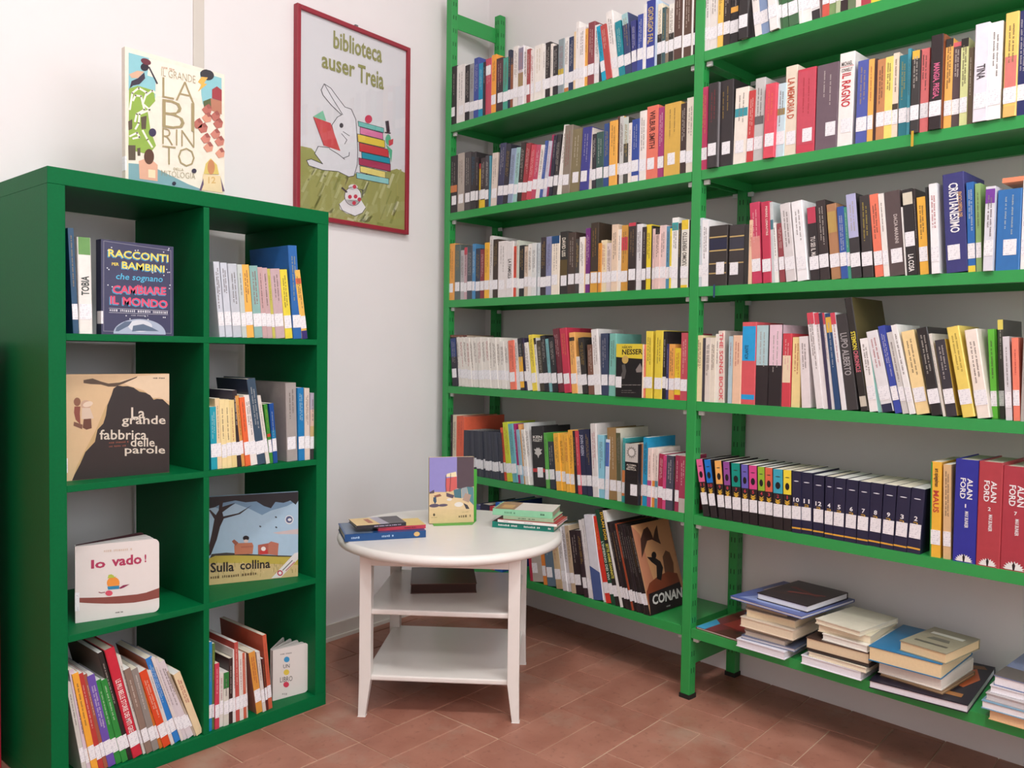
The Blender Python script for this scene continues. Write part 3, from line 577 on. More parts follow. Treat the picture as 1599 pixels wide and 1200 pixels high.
ROWS['R3'] = '''F 1080 300 7.06;S 60
110 290 c9d4da dx16;180 310 f0eef0 dx8;385 380 3c3634 hb nt b0.60-0.78:2a2c44 b0.575-0.595:c8ac70 b0.36-0.38:b89c68 b0.2-0.22:b89c68 b0.8-0.82:c8ac70 r:28406a;575 370 3f3a3a x400 hb nt b0.60-0.78:3c3c48 b0.575-0.595:c8ac70 b0.36-0.38:b89c68 b0.8-0.82:c8ac70;620 360 33302f nl nt;660 310 ecc8a8 nl
775 125 c84060 x665 dx-28 hb b0.25-0.58:dc9088;880 115 c23a54 x785 dx-24 t:PIERRE_LEMAITRE:ecd0c8:0.58-0.94:d/0.66;920 115 c8d0d0 dx-26 nt nl b0.66-0.78:4a7884;965 345 eeece8 dx-34;1035 350 94444a x975 dx-38
1155 140 d8d2d2 x1040 dx-72 hb;1290 115 f0eef0 x1165 dx-72 hb
F 1260 280 7.06;S 40
145 320 332c2e dx-45 t:TU_SEI_IL_MALE:dcd4d0:0.26-0.6:d b0.78-1:c04058;255 245 3a3030 x150 dx-54;380 285 b0805c x270 dx-60 b0.62-0.9:b89858 nt;455 310 3858a0 dx-52;495 310 4a9c84 dx-55;605 175 3a3638 dx-66 b0.48-1:b4b4d8;735 190 3e3838 x615 dx-44 tc:e0c848
850 175 ec7c62 x755 dx-68;910 165 ece6e0 dx-68;1085 150 584a4a dx-62 hb t:DACIA_MARAINI:c8bcb8:0.38-0.72:d/0.64;1105 310 efece8 dx-50 nl nt;1215 120 302c2d dx-55 t:LA_COSA:f0ece8:0.04-0.24:d b0.82-0.96:d8d0bc lz72;1250 110 3a3230 dx-58 nl;1345 205 f0b648 dx-42
F 1420 250 6.316;S 193
220 270 303030 dx-40 nl nt;300 240 f0eff0 dx-30 d-6;580 150 3c3c78 x365 dx-42 hb t:CRISTIANESIMO:f0eef0:0.40-0.90:d t:ENCICLOPEDIA_DEL:d8a868:0.54-0.8:d/0.78;655 225 2f6cb4 dx-20 b0-0.07:e8d048;715 235 8fb070 x660 dx-14;820 265 dcdce4 x725 d-9 b0.80-0.97:7a40a0
1085 300 3470b0 x845 hb tc:e0d8c0;1145 195 f2eeec x1092'''
ROWS['R4'] = '''F 1080 480 7.06;S 45
110 310 efdcae dx12 nl;140 340 4a4650 nl nt;195 335 e0d6cc nl;250 335 e6dccc nl;290 295 ece6dc nl;360 260 ead8cc dx4 nl hb c:c4bcb4 t:THE_SONG_BOOK:e06068:0.03-0.97:d;440 320 b4ccd4 x395 nl;538 310 eec6a8 nl
695 165 d85a60 hb nl b0.53-0.95:2aa0dc b0.06-0.12:2aa0dc t:ATLANTE:1c4460:0.55-0.72:u/0.35;835 200 332c2e nl hb b0.5-1:b4d0d4 c:2e282a;985 195 2e282a nl hb b0.5-1:e8c8d4 c:d8bcc8;1085 290 d04450 nl hb b0.33-0.7:ecd8b8;1190 330 f0d898 x1095 nl;1310 325 e6dcdc x1215 dx-30 nl
F 1240 450 5.715;S 200
260 225 e6e0e0 dx-88 nl b0.88-1:d04858;305 225 e6e0e0 dx-85 nl b0.88-1:d04858;335 225 3a3450 dx-88 nl nt;365 225 e8e4e4 dx-94 nl b0.88-1:d04858;415 230 2c4a74 dx-90 nl b0.8-0.96:e0b048;470 225 e6e4e6 x425 dx-104 nl b0.88-1:d04858
575 240 3e3a3b dx-100 hb nl t:LUPO_ALBERTO:a8a4a4:0.36-0.8:d;665 50 2e2a28 x595 dx-155 hb nl c:5a5030 h300 t:STEMON:e8d848:0.54-0.7:d t:CHRONICLE:d87080:0.34-0.53:d b0.04-0.13:c8c0b0;750 455 f0ecea x675 dx-90;785 410 8cc4bc dx-95 nl;895 395 e2e0e2 dx-145 hb b0-0.1:2c2c48
965 345 3a4aa4 x903 dx-156;1025 400 d0ccc8 x970 dx-146;1085 335 eceae8 x1030 dx-168
F 1400 470 5.714;S 178
300 280 f2d69c dx-140;415 250 2c2828 x310 dx-138;440 295 dcd6cc dx-130 nl;545 355 39353c x450 dx-110 c:c8a848;705 240 ecd268 x590 dx-146 hb tc:8a7434;840 265 f0e4d8 x720 dx-118 hb;905 255 62bc3c x848 dx-36 d28;965 170 4a4844 x915 d45 dx-15 b0.9-1:ecd868;1035 320 d8d4d8 x975 dx-30;1105 330 f0846c x1045 dx-20;1150 250 b0aaa4 nl'''
R5 = 'F 1080 700 7.06;S 130\n'
mk = [(200, 125, -80, 'e86a9c', 11, 130), (285, 130, -76, '1a78d0', 10, 213), (375, 140, -48, 'f4b464', 9, 300), (450, 150, -34, '96509c', 8, 380), (550, 165, -18, '149484', 7, 455), (635, 180, -14, '6a62b8', 6, 560),
      (728, 190, -9, 'd84a8c', 5, 640), (815, 205, -12, '98bc38', 4, 740), (897, 215, -5, 'e46a50', 3, 815), (1005, 230, 0, '40a8c0', 2, 900), (1100, 240, 0, 'f2dc40', 1, 1012)]
for xr, yt, dx, c, nn, xl in mk:
    R5 += f'{xr} {yt} 2a2224 x{xl} dx{dx} D165 lz36 pb k:comic_book c:2a2224 b0.60-1:{c} t:{nn}:c8404c:0.525-0.58:n t:MK:f0c040:0.41-0.51:u e0.67-0.79:201a1c e0.87-0.885:3a3032;'
for xr, yt, dx, nn, xl, F_ in [(1205, 250, 0, 10, 1105, ''), (1330, 265, 2, 11, 1206, ''), (187, 225, 5, 12, 66, 'F 1260 710 7.06;'), (282, 240, 14, 4, 192, ''), (408, 255, 20, 5, 283, ''), (543, 275, 27, 6, 410, ''),
                               (669, 295, 31, 7, 546, ''), (807, 310, 36, 8, 671, ''), (948, 330, 43, 9, 809, ''), (1096, 350, 52, 3, 951, ''), (1246, 370, 58, 2, 1099, '')]:
    R5 += f'\n{F_}{xr} {yt} 252440 x{xl} dx{dx} D165 lz38 k:comic_book pb b0.065-0.09:e0a83c t:{nn}:f0eef0:0.50-0.57:n t:LU:f0c040:0.42-0.48:u e0.83-0.845:e8e8f0;'
ROWS['R5'] = R5 + '''
F 1420 700 5.715;187 125 3c8a3c x180 dx14 nl nt;275 120 f0b840 dx14 k:comic_book t:MAUS:c04838:0.47-0.7:d t:art_spiegelman:5a3c30:0.74-0.93:d;370 145 dcb888 x300 dx4
590 95 2f3298 x382 hb nl k:comic_book t:ALAN:f0eef0:0.62-0.82:d/0.66 t:FORD:f0eef0:0.62-0.82:d/0.36 t:1:f0eef0:0.535-0.57:n t:MAX_BUNKER:f0eef0:0.34-0.50:d/0.56 id:af1;805 115 b04048 hb nl k:comic_book t:ALAN:f0eef0:0.62-0.82:d/0.66 t:FORD:f0eef0:0.62-0.82:d/0.36 t:2:f0eef0:0.535-0.57:n t:MAX_BUNKER:f0eef0:0.34-0.50:d/0.56 id:af2
1060 155 ac3c48 hb nl k:comic_book t:ALAN:f0eef0:0.62-0.82:d/0.66 t:FORD:f0eef0:0.62-0.82:d/0.36 t:7:f0eef0:0.535-0.57:n t:MAX_BUNKER:f0eef0:0.34-0.50:d/0.56 id:af7'''
SN = ['top shelf', 'second shelf down', 'third shelf down', 'fourth shelf down', 'fifth shelf down', 'lowest shelf']
for key, txt in ROWS.items():
    i = int(key[1])-1; bay, post = ('corner bay', 'corner post') if key[0] == 'L' else ('outer bay', 'middle post')
    build_row(SHF, ST[i], txt, f'from {post}, {SN[i]} in {bay}', f'books on the {SN[i]} of the {bay}', 'comic_book' if key == 'L6' else None, 10+i+(20 if key[0] == 'R' else 0))
KR = {}
KR['top right'] = (3, '''F 320 380 7.5;S 172
240 215 ccd0da dx-75;325 228 ccd0da x247 dx-70;440 238 c4c8d0 x333 dx-66;495 248 c4ccc8 dx-63;578 250 f6b656 dx-65;680 262 8cb4ae x583 dx-65;735 280 c8a4a4 dx-66;795 288 c8a8aa dx-68;830 298 c4bc5c dx-70;945 298 c8acb0 dx-68;1030 308 ead648 dx-70
1140 50 2c68ae x1038 dx-62 h265 D200 hb tc:f0c860;1205 315 ecbc5c dx-92 b0-0.12:3a3070 b0.8-0.88:d86848''')
KR['second right'] = (2, '''F 320 580 7.5;S 75
150 420 1a9cb0 dx-20;205 320 e8cfa4 dx-35;265 335 efd9a0 dx-38;320 335 efd9a0 dx-38;380 340 e8d090 dx-38;435 225 33282c dx-62 c:4a4456;480 290 d89a50 dx-82;540 310 e86838 dx-76;620 285 ece4de dx-88;720 95 3c5064 dx-128 c:2c3448 hb
765 290 ded6cc dx-112;805 390 3f8c34 dx-75 b0.45-0.5:c84830;855 380 1c4c94 dx-52 b0.3-0.55:1878a8;1090 140 a49c98 x965 dx-20 hb D230;1170 195 1878b4 x1100 dx-14;1230 200 d8c8bc dx-6;1310 255 b0a8b8 b0.2-0.5:c8ac78 b0.5-0.75:d8b8a8 b0-0.18:3a3838''')
KR['lowest left'] = (0, '''F 100 980 5.457;S 165
205 480 d0ccc4 dx-150;245 370 d8c4d0 dx-165;300 405 f0a83a dx-178;345 405 b83a34 dx-182;380 410 a05a44 dx-184;445 425 6a50a8 dx-186;498 465 2c8a3c dx-182;550 460 2c8a3c dx-186;590 225 2c2826 dx-262 c:6a5a4c;675 205 c8283c dx-245 hb c:5a5450 t:LE_PIU_BELLE_STORIE_DEI_MITI_GRECI:f0dcd8:0.2-0.72:d
705 250 d8d4cc dx-225;760 370 8a7468 dx-195;815 370 8f8680 dx-188;850 395 c8742c dx-184;915 390 d84a24 dx-210;945 380 d8d0cc dx-205;1000 275 2c7cc8 dx-252 c:b86848;1025 265 dcd0cc dx-258;1055 280 d4c8cc dx-258;1110 310 d8ccd0 dx-252;1130 380 b8a898 dx-238;1190 410 e4cca4 dx-198 nl''')
KR['lowest right'] = (0, '''F 320 970 6.667;S 40
75 225 1880b8;105 240 5a7a3c;150 450 c83c54;195 545 d8d4cc;250 545 d4d0c4 b0.7-1:2c7a38;290 395 3a2a28;325 300 ded8d4;365 230 bc5048 dx-20;405 340 dcd8d0 dx-15;435 340 c86048 dx-20;450 340 d4c8bc dx-22
605 340 d89440 x540 dx-85 c:a86a5c D170;640 330 d4c8c0 dx-70;665 400 5a2420 dx-50;705 155 c45c40 dx-66 c:c4583c D230''')
for i, (pos, (zi, txt)) in enumerate(KR.items()):
    nm = {'top right': 'top compartment beside the face-out book', 'second right': 'second compartment, table side of cube shelf', 'lowest left': 'lowest outer compartment of cube shelf', 'lowest right': 'lowest compartment, table side of cube shelf'}[pos]
    build_row(KAL, KZ[zi]+.0003, txt, f'in the {nm}', "children's books in the green cube shelf", 'picture_book', 60+i, 0.2, 0.012)

# ================================================================== single books and pictures
def px(fr, x, y): return fr[0]+x/fr[2], fr[1]+y/fr[2]
def face_box(root, W, H, T, col, spine, pages=PAPER, hb=True, back=None):
    """book standing with its front cover towards local -y, spine at local x = 0"""
    t = 0.0022 if hb else 0.0008; g = .003 if hb else .0006
    pts = [(0, 0), (W, 0), (W, t), (t, t), (t, T-t), (W, T-t), (W, T), (0, T)]
    extrude('cover', pts, 0, H, [mat(col, .35), mat(spine, .35)], root, [0, 0, 0, 0, 0, 0, 0, 0, 0, 1])
    box('pages', (t, t, g), (W-g, T-t, H-g), pages, root)
def facefn(W, H, y=-0.0005): return lambda u, v: (u*W, y, v*H)
class Cover:
    """flat print on a face, laid out in the coordinates of an enlarged crop"""
    def __init__(s, root, W, H, quad, base=None, fn=None):
        s.root, s.W, s.H, s.g = root, W, H, quadmap(*quad); s.k = 0; s.base = base or (lambda u, v, y: (u*W, y, v*H))
    def fn(s):
        s.k += 1; y = -0.0003-0.00003*s.k; return lambda x, yy: s.base(*[min(max(q, 0.0), 1.0) for q in s.g(x, yy)], y)
    def poly(s, col, *pl, name='cover_print', rough=.4):
        f = s.fn(); return polys(name, f, [p if (sum((b[0]-a[0])*(b[1]+a[1]) for a, b in zip(p, p[1:]+p[:1])) > 0) else p[::-1] for p in [list(map(tuple, q)) for q in pl]], mat(col, rough, .05), s.root)
    def line(s, col, P, wd): return s.poly(col, *stroke(P, wd))
    def text(s, col, tx, x0, y0, x1, y1, bold=.02, sl=0.0, shear=0.0):
        """rectangle in crop coordinates, y0 = foot, y1 = top; sl = slope of the line"""
        f = s.fn(); V, Fc, _ = glyphs(tx, bold); cx = (x0+x1)/2
        return mesh('cover_lettering', [f(x0+(x1-x0)*(a+shear*b), y0+(y1-y0)*b+sl*(x0+(x1-x0)*a-cx)) for a, b in V], Fc, mat(col, .45, .03), s.root)
    def dashes(s, col, x0, y0, x1, h, sl=0.0, seed=1):
        pl = []
        for a0, a1, b0, b1 in dash_quads(x1-x0, h, random.Random(seed)):
            pl.append([(x0+a0, y0-b0+sl*a0), (x0+a1, y0-b0+sl*a1), (x0+a1, y0-b1+sl*a1), (x0+a0, y0-b1+sl*a0)])
        return s.poly(col, *pl, name='cover_lettering')
def stand(fr, BL, BR, TL, z, name, label, cat='book', group=None):
    """thing whose front-left foot and front-right foot are pixels on the plane z; returns root, width, height"""
    a, b = on_z(*px(fr, *BL), z), on_z(*px(fr, *BR), z); ang = math.atan2(b[1]-a[1], b[0]-a[0]); W = math.hypot(b[0]-a[0], b[1]-a[1])
    f = Frame((a[0], a[1], 0), ang); H = f.z_at(0, 0, px(fr, *TL)[1])-z
    return thing(name, label, cat, f.M(0, 0, z), group), W, H

FG = "face-out children's books in the green cube shelf"
# --- La grande fabbrica delle parole
fr = (95, 570, 6.316); Q = ((47, 95), (1070, 88), (50, 1150), (1070, 1060))
r, W, H = stand(fr, Q[2], Q[3], Q[0], KZ[2]+.0003, 'picture_book', 'large square picture book with brown shadow cover and two small standing figures', group=FG)
face_box(r, W, H, .012, 'c9a878', 'c9a878')
c = Cover(r, W, H, Q)
c.poly('d8b78e', [(50, 95), (1070, 88), (1070, 400), (800, 260), (560, 200), (420, 420), (330, 640), (150, 1000), (110, 1145), (50, 1150)])
c.poly('e2c8a8', [(560, 160), (760, 110), (1070, 92), (1070, 360), (960, 320), (900, 330), (800, 250), (640, 200)])
c.poly('2e2422', [(1070, 400), (1000, 340), (940, 335), (905, 345), (870, 300), (820, 275), (760, 265), (700, 225), (640, 210), (590, 212), (540, 205), (500, 235), (480, 300), (440, 400), (425, 500), (400, 580), (345, 640), (320, 760), (230, 860), (180, 980), (130, 1080), (105, 1143), (600, 1102), (1070, 1058)])
c.poly('5a4636', [(215, 150), (300, 135), (380, 165), (450, 185), (560, 175), (740, 115), (730, 128), (600, 185), (520, 215), (450, 215), (380, 195), (280, 190), (215, 180)])
c.poly('8a5a44', ell(155, 365, 32, 42)); c.poly('8c4a3c', [(130, 410), (185, 410), (180, 480), (185, 590), (140, 540), (125, 470)])
c.poly('7a5240', [(125, 560), (205, 590), (200, 635), (120, 600)])
c.poly('c8a48c', ell(235, 395, 48, 48)); c.poly('e2cbb6', ell(255, 388, 48, 26, rot=-.3)); c.poly('d8c0ac', [(200, 425), (275, 425), (310, 530), (195, 535)])
c.poly('6a4030', [(215, 535), (285, 530), (290, 625), (240, 640), (205, 620)])
for tx, x0, y0, x1, y1 in (('La', 675, 530, 815, 420), ('grande', 580, 612, 1030, 500), ('fabbrica', 365, 738, 832, 640), ('delle', 668, 808, 915, 722), ('parole', 610, 900, 1025, 800)):
    c.text('d8ccbc', tx, x0, y0, x1, y1, .012)
c.dashes('8a4c3c', 455, 778, 650, 16, -.06); c.dashes('8a4c3c', 455, 815, 640, 16, -.06, 2); c.dashes('5a4a44', 900, 138, 1030, 14)
mesh('call_number_label', *box_vf(-.0006, -.001, 0.02, .004, -.0008, .055), LABEL, r)

# --- Io vado! (board book standing open)
fr = (100, 820, 7.059); Q = ((135, 240), (1050, 140), (140, 1085), (1050, 955))
r, W, H = stand(fr, Q[2], Q[3], Q[0], KZ[1]+.0003, 'board_book', 'white board book with an orange bird in a green cap on a branch', group=FG)
def round_panel(name, W, H, T, m, parent, rad=.014, rot=0.0, y=0.0):
    P = [(0, 0)] + [(W-rad+rad*math.sin(a), rad-rad*math.cos(a)) for a in np.linspace(0, math.pi/2, 6)] + [(W-rad+rad*math.cos(a), H-rad+rad*math.sin(a)) for a in np.linspace(0, math.pi/2, 6)] + [(0, H)]
    n = len(P); V = [(x, 0, z) for x, z in P] + [(x, T, z) for x, z in P]
    F = [tuple(range(n)), tuple(range(2*n-1, n-1, -1))] + [((i+1) % n, i, n+i, n+(i+1) % n) for i in range(n)]
    o = mesh(name, V, F, m, parent); o.location = (0, y, 0); o.rotation_euler = (0, 0, rot); return o
WB = mat('e4dcd8', .45, .02)
round_panel('front_cover', W, H, .002, WB, r)
for k_ in range(4): round_panel('board_page', W*.985, H-.001, .002, mat(('d8d4d0', 'cfc8c4')[k_ % 2], .6), r, rot=.05+.09*k_, y=.003+.003*k_)
round_panel('back_cover', W, H, .002, mat('4a2c30', .5), r, rot=.46, y=.018)
box('book_spine', (-.003, 0, 0), (0, .020, H), WB, r)
c = Cover(r, W, H, Q)
c.poly('8a4c44', [(138, 805), (300, 803), (450, 798), (600, 785), (800, 765), (900, 745), (1050, 692), (1050, 800), (900, 835), (760, 858), (600, 868), (450, 870), (300, 865), (138, 855)])
c.text('b03a5c', 'Io', 292, 478, 446, 380, .03, -.1); c.text('b03a5c', 'vado', 515, 442, 850, 330, .03, -.1); c.text('b03a5c', '!', 882, 408, 902, 318, .03)
c.poly('ec9440', ell(532, 640, 70, 68)); c.poly('2f86b0', [(468, 680), (598, 668), (598, 705), (475, 715)]); c.poly('b4c04c', [(470, 588), (480, 552), (510, 543), (535, 556), (545, 572), (570, 560), (548, 580)])
c.poly('8c2c50', [(595, 695), (640, 665), (715, 652), (650, 690), (610, 705)]); c.poly('d85468', ell(485, 753, 40, 30)); c.line('8a3c48', [(440, 742), (400, 750), (375, 742)], 8)
c.dashes('d8c4b4', 430, 300, 750, 26, -.08); c.dashes('4a4444', 555, 975, 652, 14, -.1)
mesh('call_number_label', *box_vf(-.0036, -.0008, .03, .006, -.0006, .075), LABEL, r)

# --- Sulla collina
fr = (320, 755, 7.059); Q = ((50, 150), (1030, 90), (45, 1125), (1025, 1025))
r, W, H = stand(fr, Q[2], Q[3], Q[0], KZ[1]+.0003, 'picture_book', 'wide picture book with a tree, blue sky and two cardboard boxes on a hill', group=FG)
face_box(r, W, H, .010, '9cbcd0', '8a8c90', WPAPER)
c = Cover(r, W, H, Q)
c.poly('a4c0d4', [(47, 150), (1030, 92), (1028, 820), (47, 820)]); c.poly('c8b8b8', [(740, 545), (1028, 500), (1028, 560), (800, 560)])
c.poly('7494b0', [(47, 240), (200, 300), (330, 225), (480, 280), (620, 350), (720, 300), (900, 250), (1000, 200), (47, 160)])
c.poly('26262c', [(48, 152), (1030, 92), (1030, 190), (1000, 235), (940, 190), (860, 215), (770, 205), (720, 275), (640, 250), (560, 200), (440, 210), (330, 190), (200, 215), (110, 265), (48, 280)])
c.poly('2e2426', [(48, 800), (65, 790), (130, 620), (165, 480), (205, 390), (380, 340), (510, 240), (360, 330), (200, 365), (190, 320), (330, 215), (220, 250), (190, 260), (200, 190), (160, 200), (150, 300), (120, 350), (60, 290), (48, 300), (105, 395), (75, 560), (48, 680)])
c.poly('3c3834', [(75, 780), (230, 765), (550, 785), (800, 795), (1028, 800), (1028, 840), (47, 840)])
c.poly('b8a648', [(47, 830), (110, 800), (320, 795), (560, 800), (800, 810), (1028, 812), (1028, 930), (700, 900), (47, 900)])
c.poly('c8b07c', [(47, 880), (500, 880), (1028, 900), (1026, 1025), (47, 1124)])
for k_ in range(60):
    xx = random.uniform(60, 1010); yy = random.uniform(850, 1000); c.k = 14; c.line(random.choice(('9c8a48', 'd8c890', '8a7444', '6a6a38')), [(xx, yy+random.uniform(20, 60)), (xx+random.uniform(-10, 10), yy)], 4)
c.k = 16
c.poly('b87458', [(315, 685), (350, 660), (510, 655), (525, 690), (515, 778), (320, 785)]); c.poly('9c5c48', [(290, 640), (315, 618), (360, 655), (330, 690)]); c.poly('a86450', [(390, 695), (515, 690), (515, 705), (390, 712)])
c.poly('a85c4c', [(575, 680), (690, 660), (690, 782), (575, 785)]); c.poly('b4705c', [(690, 660), (720, 640), (805, 662), (795, 795), (690, 782)]); c.poly('c03838', [(590, 745), (680, 730), (685, 782), (595, 785)])
c.poly('221e22', ell(443, 605, 34, 28)); c.poly('d8c4bc', ell(443, 637, 26, 18)); c.poly('e4dcd8', ell(635, 722, 26, 24))
c.text('1e1a1c', 'Sulla', 60, 978, 312, 870, .02, -.06); c.text('1e1a1c', 'collina', 378, 945, 710, 845, .02, -.06); c.dashes('6a5638', 60, 1055, 565, 30, -.09)
c.poly('dcdcdc', ell(925, 400, 48, 50)); c.poly('4a5478', ell(925, 398, 38, 38)); c.poly('dcdcdc', ell(930, 400, 22, 16))
c.poly('dcd8d4', [(720, 1050), (985, 770), (1026, 760), (1026, 835), (830, 1038)]); c.poly('b83c50', ell(820, 990, 32, 32)); c.poly('e8e0e0', ell(820, 990, 18, 18))
for k_, (a_, b_) in enumerate((((850, 960), (960, 850)), ((885, 965), (985, 868)))): c.line(('3a3a50', 'b84a5a')[k_], [a_, b_], 9)
for x_, y_ in ((600, 475), (775, 372), (778, 484)): c.poly('3a4048', ell(x_, y_, 13, 8, 8, rot=.5))

# --- Racconti per bambini ...
fr = (95, 340, 6.316); Q = ((395, 210), (1108, 250), (400, 1150), (1112, 1155))
f_ = KAL; dR = .008; sl = f_.s_at(px(fr, 400, 0)[0], dR, KZ[3]); sr = f_.s_at(px(fr, 1112, 0)[0], dR, KZ[3]); H = f_.z_at(sl, dR, px(fr, 0, 212)[1])-KZ[3]; W = sr-sl
r = thing('picture_book', 'navy hardback with a starry cover and yellow and pink title, facing out', 'book', f_.M(sl, dR, KZ[3]+.0003), FG)
face_box(r, W, H, .028, '3c3c5c', '2a2c48')
c = Cover(r, W, H, Q)
for x0, y0, x1, y1 in ((420, 228, 420, 1118), (1080, 290, 1085, 1130)): c.line('8c8a98', [(x0, y0), (x1, y1)], 5)
c.line('8c8a98', [(420, 228), (1080, 290)], 5); c.line('8c8a98', [(420, 1118), (1085, 1130)], 5)
c.poly('a8b4c8', ell(770, 1135, 258, 145, 24, math.radians(3), math.radians(-183))); c.poly('d4d8e0', ell(770, 1060, 120, 60)); c.poly('5c6c84', [(540, 1080), (620, 1020), (690, 1015), (660, 1060), (590, 1100), (560, 1118), (530, 1118)], [(700, 1060), (800, 1040), (880, 1070), (960, 1110), (760, 1110), (690, 1118)])
def drop(tx, x0, y0, x1, y1, col, b=.03, sl=0):
    c.text('4a9cc4', tx, x0-8, y0+10, x1-8, y1+10, b, sl); c.text(col, tx, x0, y0, x1, y1, b, sl)
drop('RACCONTI', 462, 395, 1055, 318, 'ecd860', .02, .05); drop('BAMBINI', 592, 502, 1015, 432, 'ecd860', .02, .06); c.text('ecd860', 'PER', 495, 466, 562, 436)
c.text('58b8dc', 'che sognano', 528, 625, 990, 545, .01, .03, .03); c.text('d85878', 'DI', 738, 682, 786, 650); drop('CAMBIARE', 502, 742, 1032, 660, 'dc5070', .035); drop('IL MONDO', 480, 862, 1050, 780, 'dc5070', .035, .05)
c.dashes('d0d0d8', 475, 920, 1048, 24, .02); c.line('b0b0bc', [(470, 890), (1050, 902)], 5); c.line('b0b0bc', [(470, 932), (1050, 940)], 5); c.dashes('a8a8b4', 680, 962, 860, 14)
rs = random.Random(5)
for k_ in range(26):
    xx = rs.choice((rs.uniform(440, 520), rs.uniform(990, 1070), rs.uniform(540, 980))); yy = rs.choice((rs.uniform(260, 320), rs.uniform(480, 560), rs.uniform(640, 680), rs.uniform(960, 1010))); c.k = 60; c.poly('d8dce0', ell(xx, yy, 7, 7, 6))
mesh('call_number_label', *box_vf(-.0006, -.0006, .025, .004, .022, .055), LABEL, r)
# the two spines next to it
build_row(KAL, KZ[3]+.0003, '''F 95 340 6.316;S 122
180 100 1f4a6c dx-55 tc:e8a858;318 188 ece8e2 x184 dx-22 hb t:TOBIA:3c4440:0.40-0.60:u b0.82-1:6a9a58''', 'in the top outer compartment of cube shelf', "children's books in the green cube shelf", 'picture_book', 77, .2, .012)

# --- Un libro (board book, lowest compartment)
fr = (320, 970, 6.667); Q = ((625, 300), (1073, 222), (700, 835), (1073, 735))
a_, b_ = on_z(*px(fr, 705, 838), KZ[0]), on_z(*px(fr, 1073, 738), KZ[0]); f_ = Frame((a_[0], a_[1], 0), math.atan2(b_[1]-a_[1], b_[0]-a_[0])); W = math.hypot(b_[0]-a_[0], b_[1]-a_[1]); H = f_.z_at(W, 0, px(fr, 0, 225)[1])-KZ[0]
r = thing('board_book', 'white board book with blue, yellow and red dots standing half open', 'book', f_.M(0, 0, KZ[0]+.0003), FG)
round_panel('front_cover', W, H, .002, mat('ddd5d0', .45, .02), r, .012)
for k_ in range(3): round_panel('board_page', W*.99, H-.001, .002, mat('cdc6c0', .6), r, .012, rot=.15+.22*k_, y=.003+.003*k_)
round_panel('back_cover', W, H, .002, mat('c8c0ba', .5), r, .012, rot=.8, y=.013)
g2 = ((690, 292), (1073, 225), (705, 835), (1073, 735)); c = Cover(r, W, H, g2)
for col, y_ in (('3c94c4', 395), ('dcc04c', 530), ('cc3c54', 660)): c.poly(col, ell(840, y_, 30, 30))
c.text('4a4444', 'UN', 805, 485, 872, 445, 0, -.1); c.text('4a4444', 'LIBRO', 775, 630, 905, 575, 0, -.12); c.dashes('8a8280', 770, 345, 895, 14, -.1); c.dashes('a8a09c', 800, 770, 870, 24)

# --- Il grande labirinto della mitologia, on top of the cube shelf
fr = (160, 40, 4.285); YM = .10
P0 = CAM+ray(*px(fr, 150, 140))*((YM-CAM[1])/ray(*px(fr, 150, 140))[1]); P1 = CAM+ray(*px(fr, 817, 322))*((YM-CAM[1])/ray(*px(fr, 817, 322))[1])
W, H = P1[0]-P0[0], P0[2]-KH
r = thing('picture_book', 'tall cream picture book with gold title standing on top of the green cube shelf', 'book', Matrix.Translation((P0[0], YM, KH+.0003)))
face_box(r, W, H, .018, 'ece2d2', 'e0d6c8', WPAPER)
BLp, BRp = pix((P0[0], YM, KH)), pix((P1[0], YM, KH)); zz = lambda p: ((p[0]-fr[0])*fr[2], (p[1]-fr[1])*fr[2])
c = Cover(r, W, H, ((150, 140), (817, 322), zz(BLp), zz(BRp)))
c.poly('8cc4cc', [(172, 180), (345, 225), (340, 480), (172, 430)]); c.poly('8cc4cc', [(640, 300), (795, 345), (795, 560), (660, 520), (650, 460)])
c.poly('f0e6d6', [(300, 215), (640, 300), (650, 480), (345, 470), (355, 350), (290, 330)])
c.poly('7ca4ac', [(172, 920), (300, 930), (560, 1060), (640, 1090), (640, 1150), (172, 1080)])
c.poly('8fae48', [(175, 420), (230, 400), (330, 430), (340, 500), (290, 560), (310, 700), (345, 800), (300, 860), (172, 830)])
for P in ([(180, 560), (195, 450), (235, 415), (285, 445), (260, 520), (305, 560), (240, 590), (235, 650), (215, 690)], [(200, 500), (215, 465), (250, 470), (270, 560), (222, 590), (212, 640)], [(180, 740), (225, 715), (240, 745), (200, 755)], [(260, 700), (290, 760), (320, 810)], [(285, 460), (320, 430), (340, 445)]): c.line('f2ecdc', P, 12)
c.poly('5a4c3c', [(170, 640), (195, 625), (195, 690), (172, 700)], [(248, 610), (285, 600), (280, 690), (252, 690)], [(170, 800), (215, 800), (215, 900), (172, 900)], [(225, 820), (245, 815), (245, 870), (228, 870)])
c.poly('3a3040', [(178, 420), (190, 370), (230, 350), (270, 310), (275, 350), (240, 390), (200, 400)]); c.poly('d8b094', [(175, 325), (225, 300), (270, 305), (230, 350), (190, 350)]); c.poly('2c2430', ell(272, 275, 26, 26)); c.poly('6a2c38', ell(280, 238, 34, 20, rot=.4)); c.line('3a3840', [(300, 275), (352, 382)], 10)
c.poly('3a3050', ell(322, 712, 24, 28)); c.poly('e0aa90', [(235, 905), (300, 880), (355, 930), (355, 1040), (240, 1025)]); c.poly('5a3828', ell(300, 875, 32, 52)); c.poly('ecd8b4', [(295, 960), (340, 965), (340, 1020), (295, 1015)])
c.poly('36343a', ell(690, 322, 50, 36, rot=.25)); c.poly('ecb458', [(650, 335), (695, 340), (668, 378), (690, 385), (625, 435), (650, 388), (625, 370)])
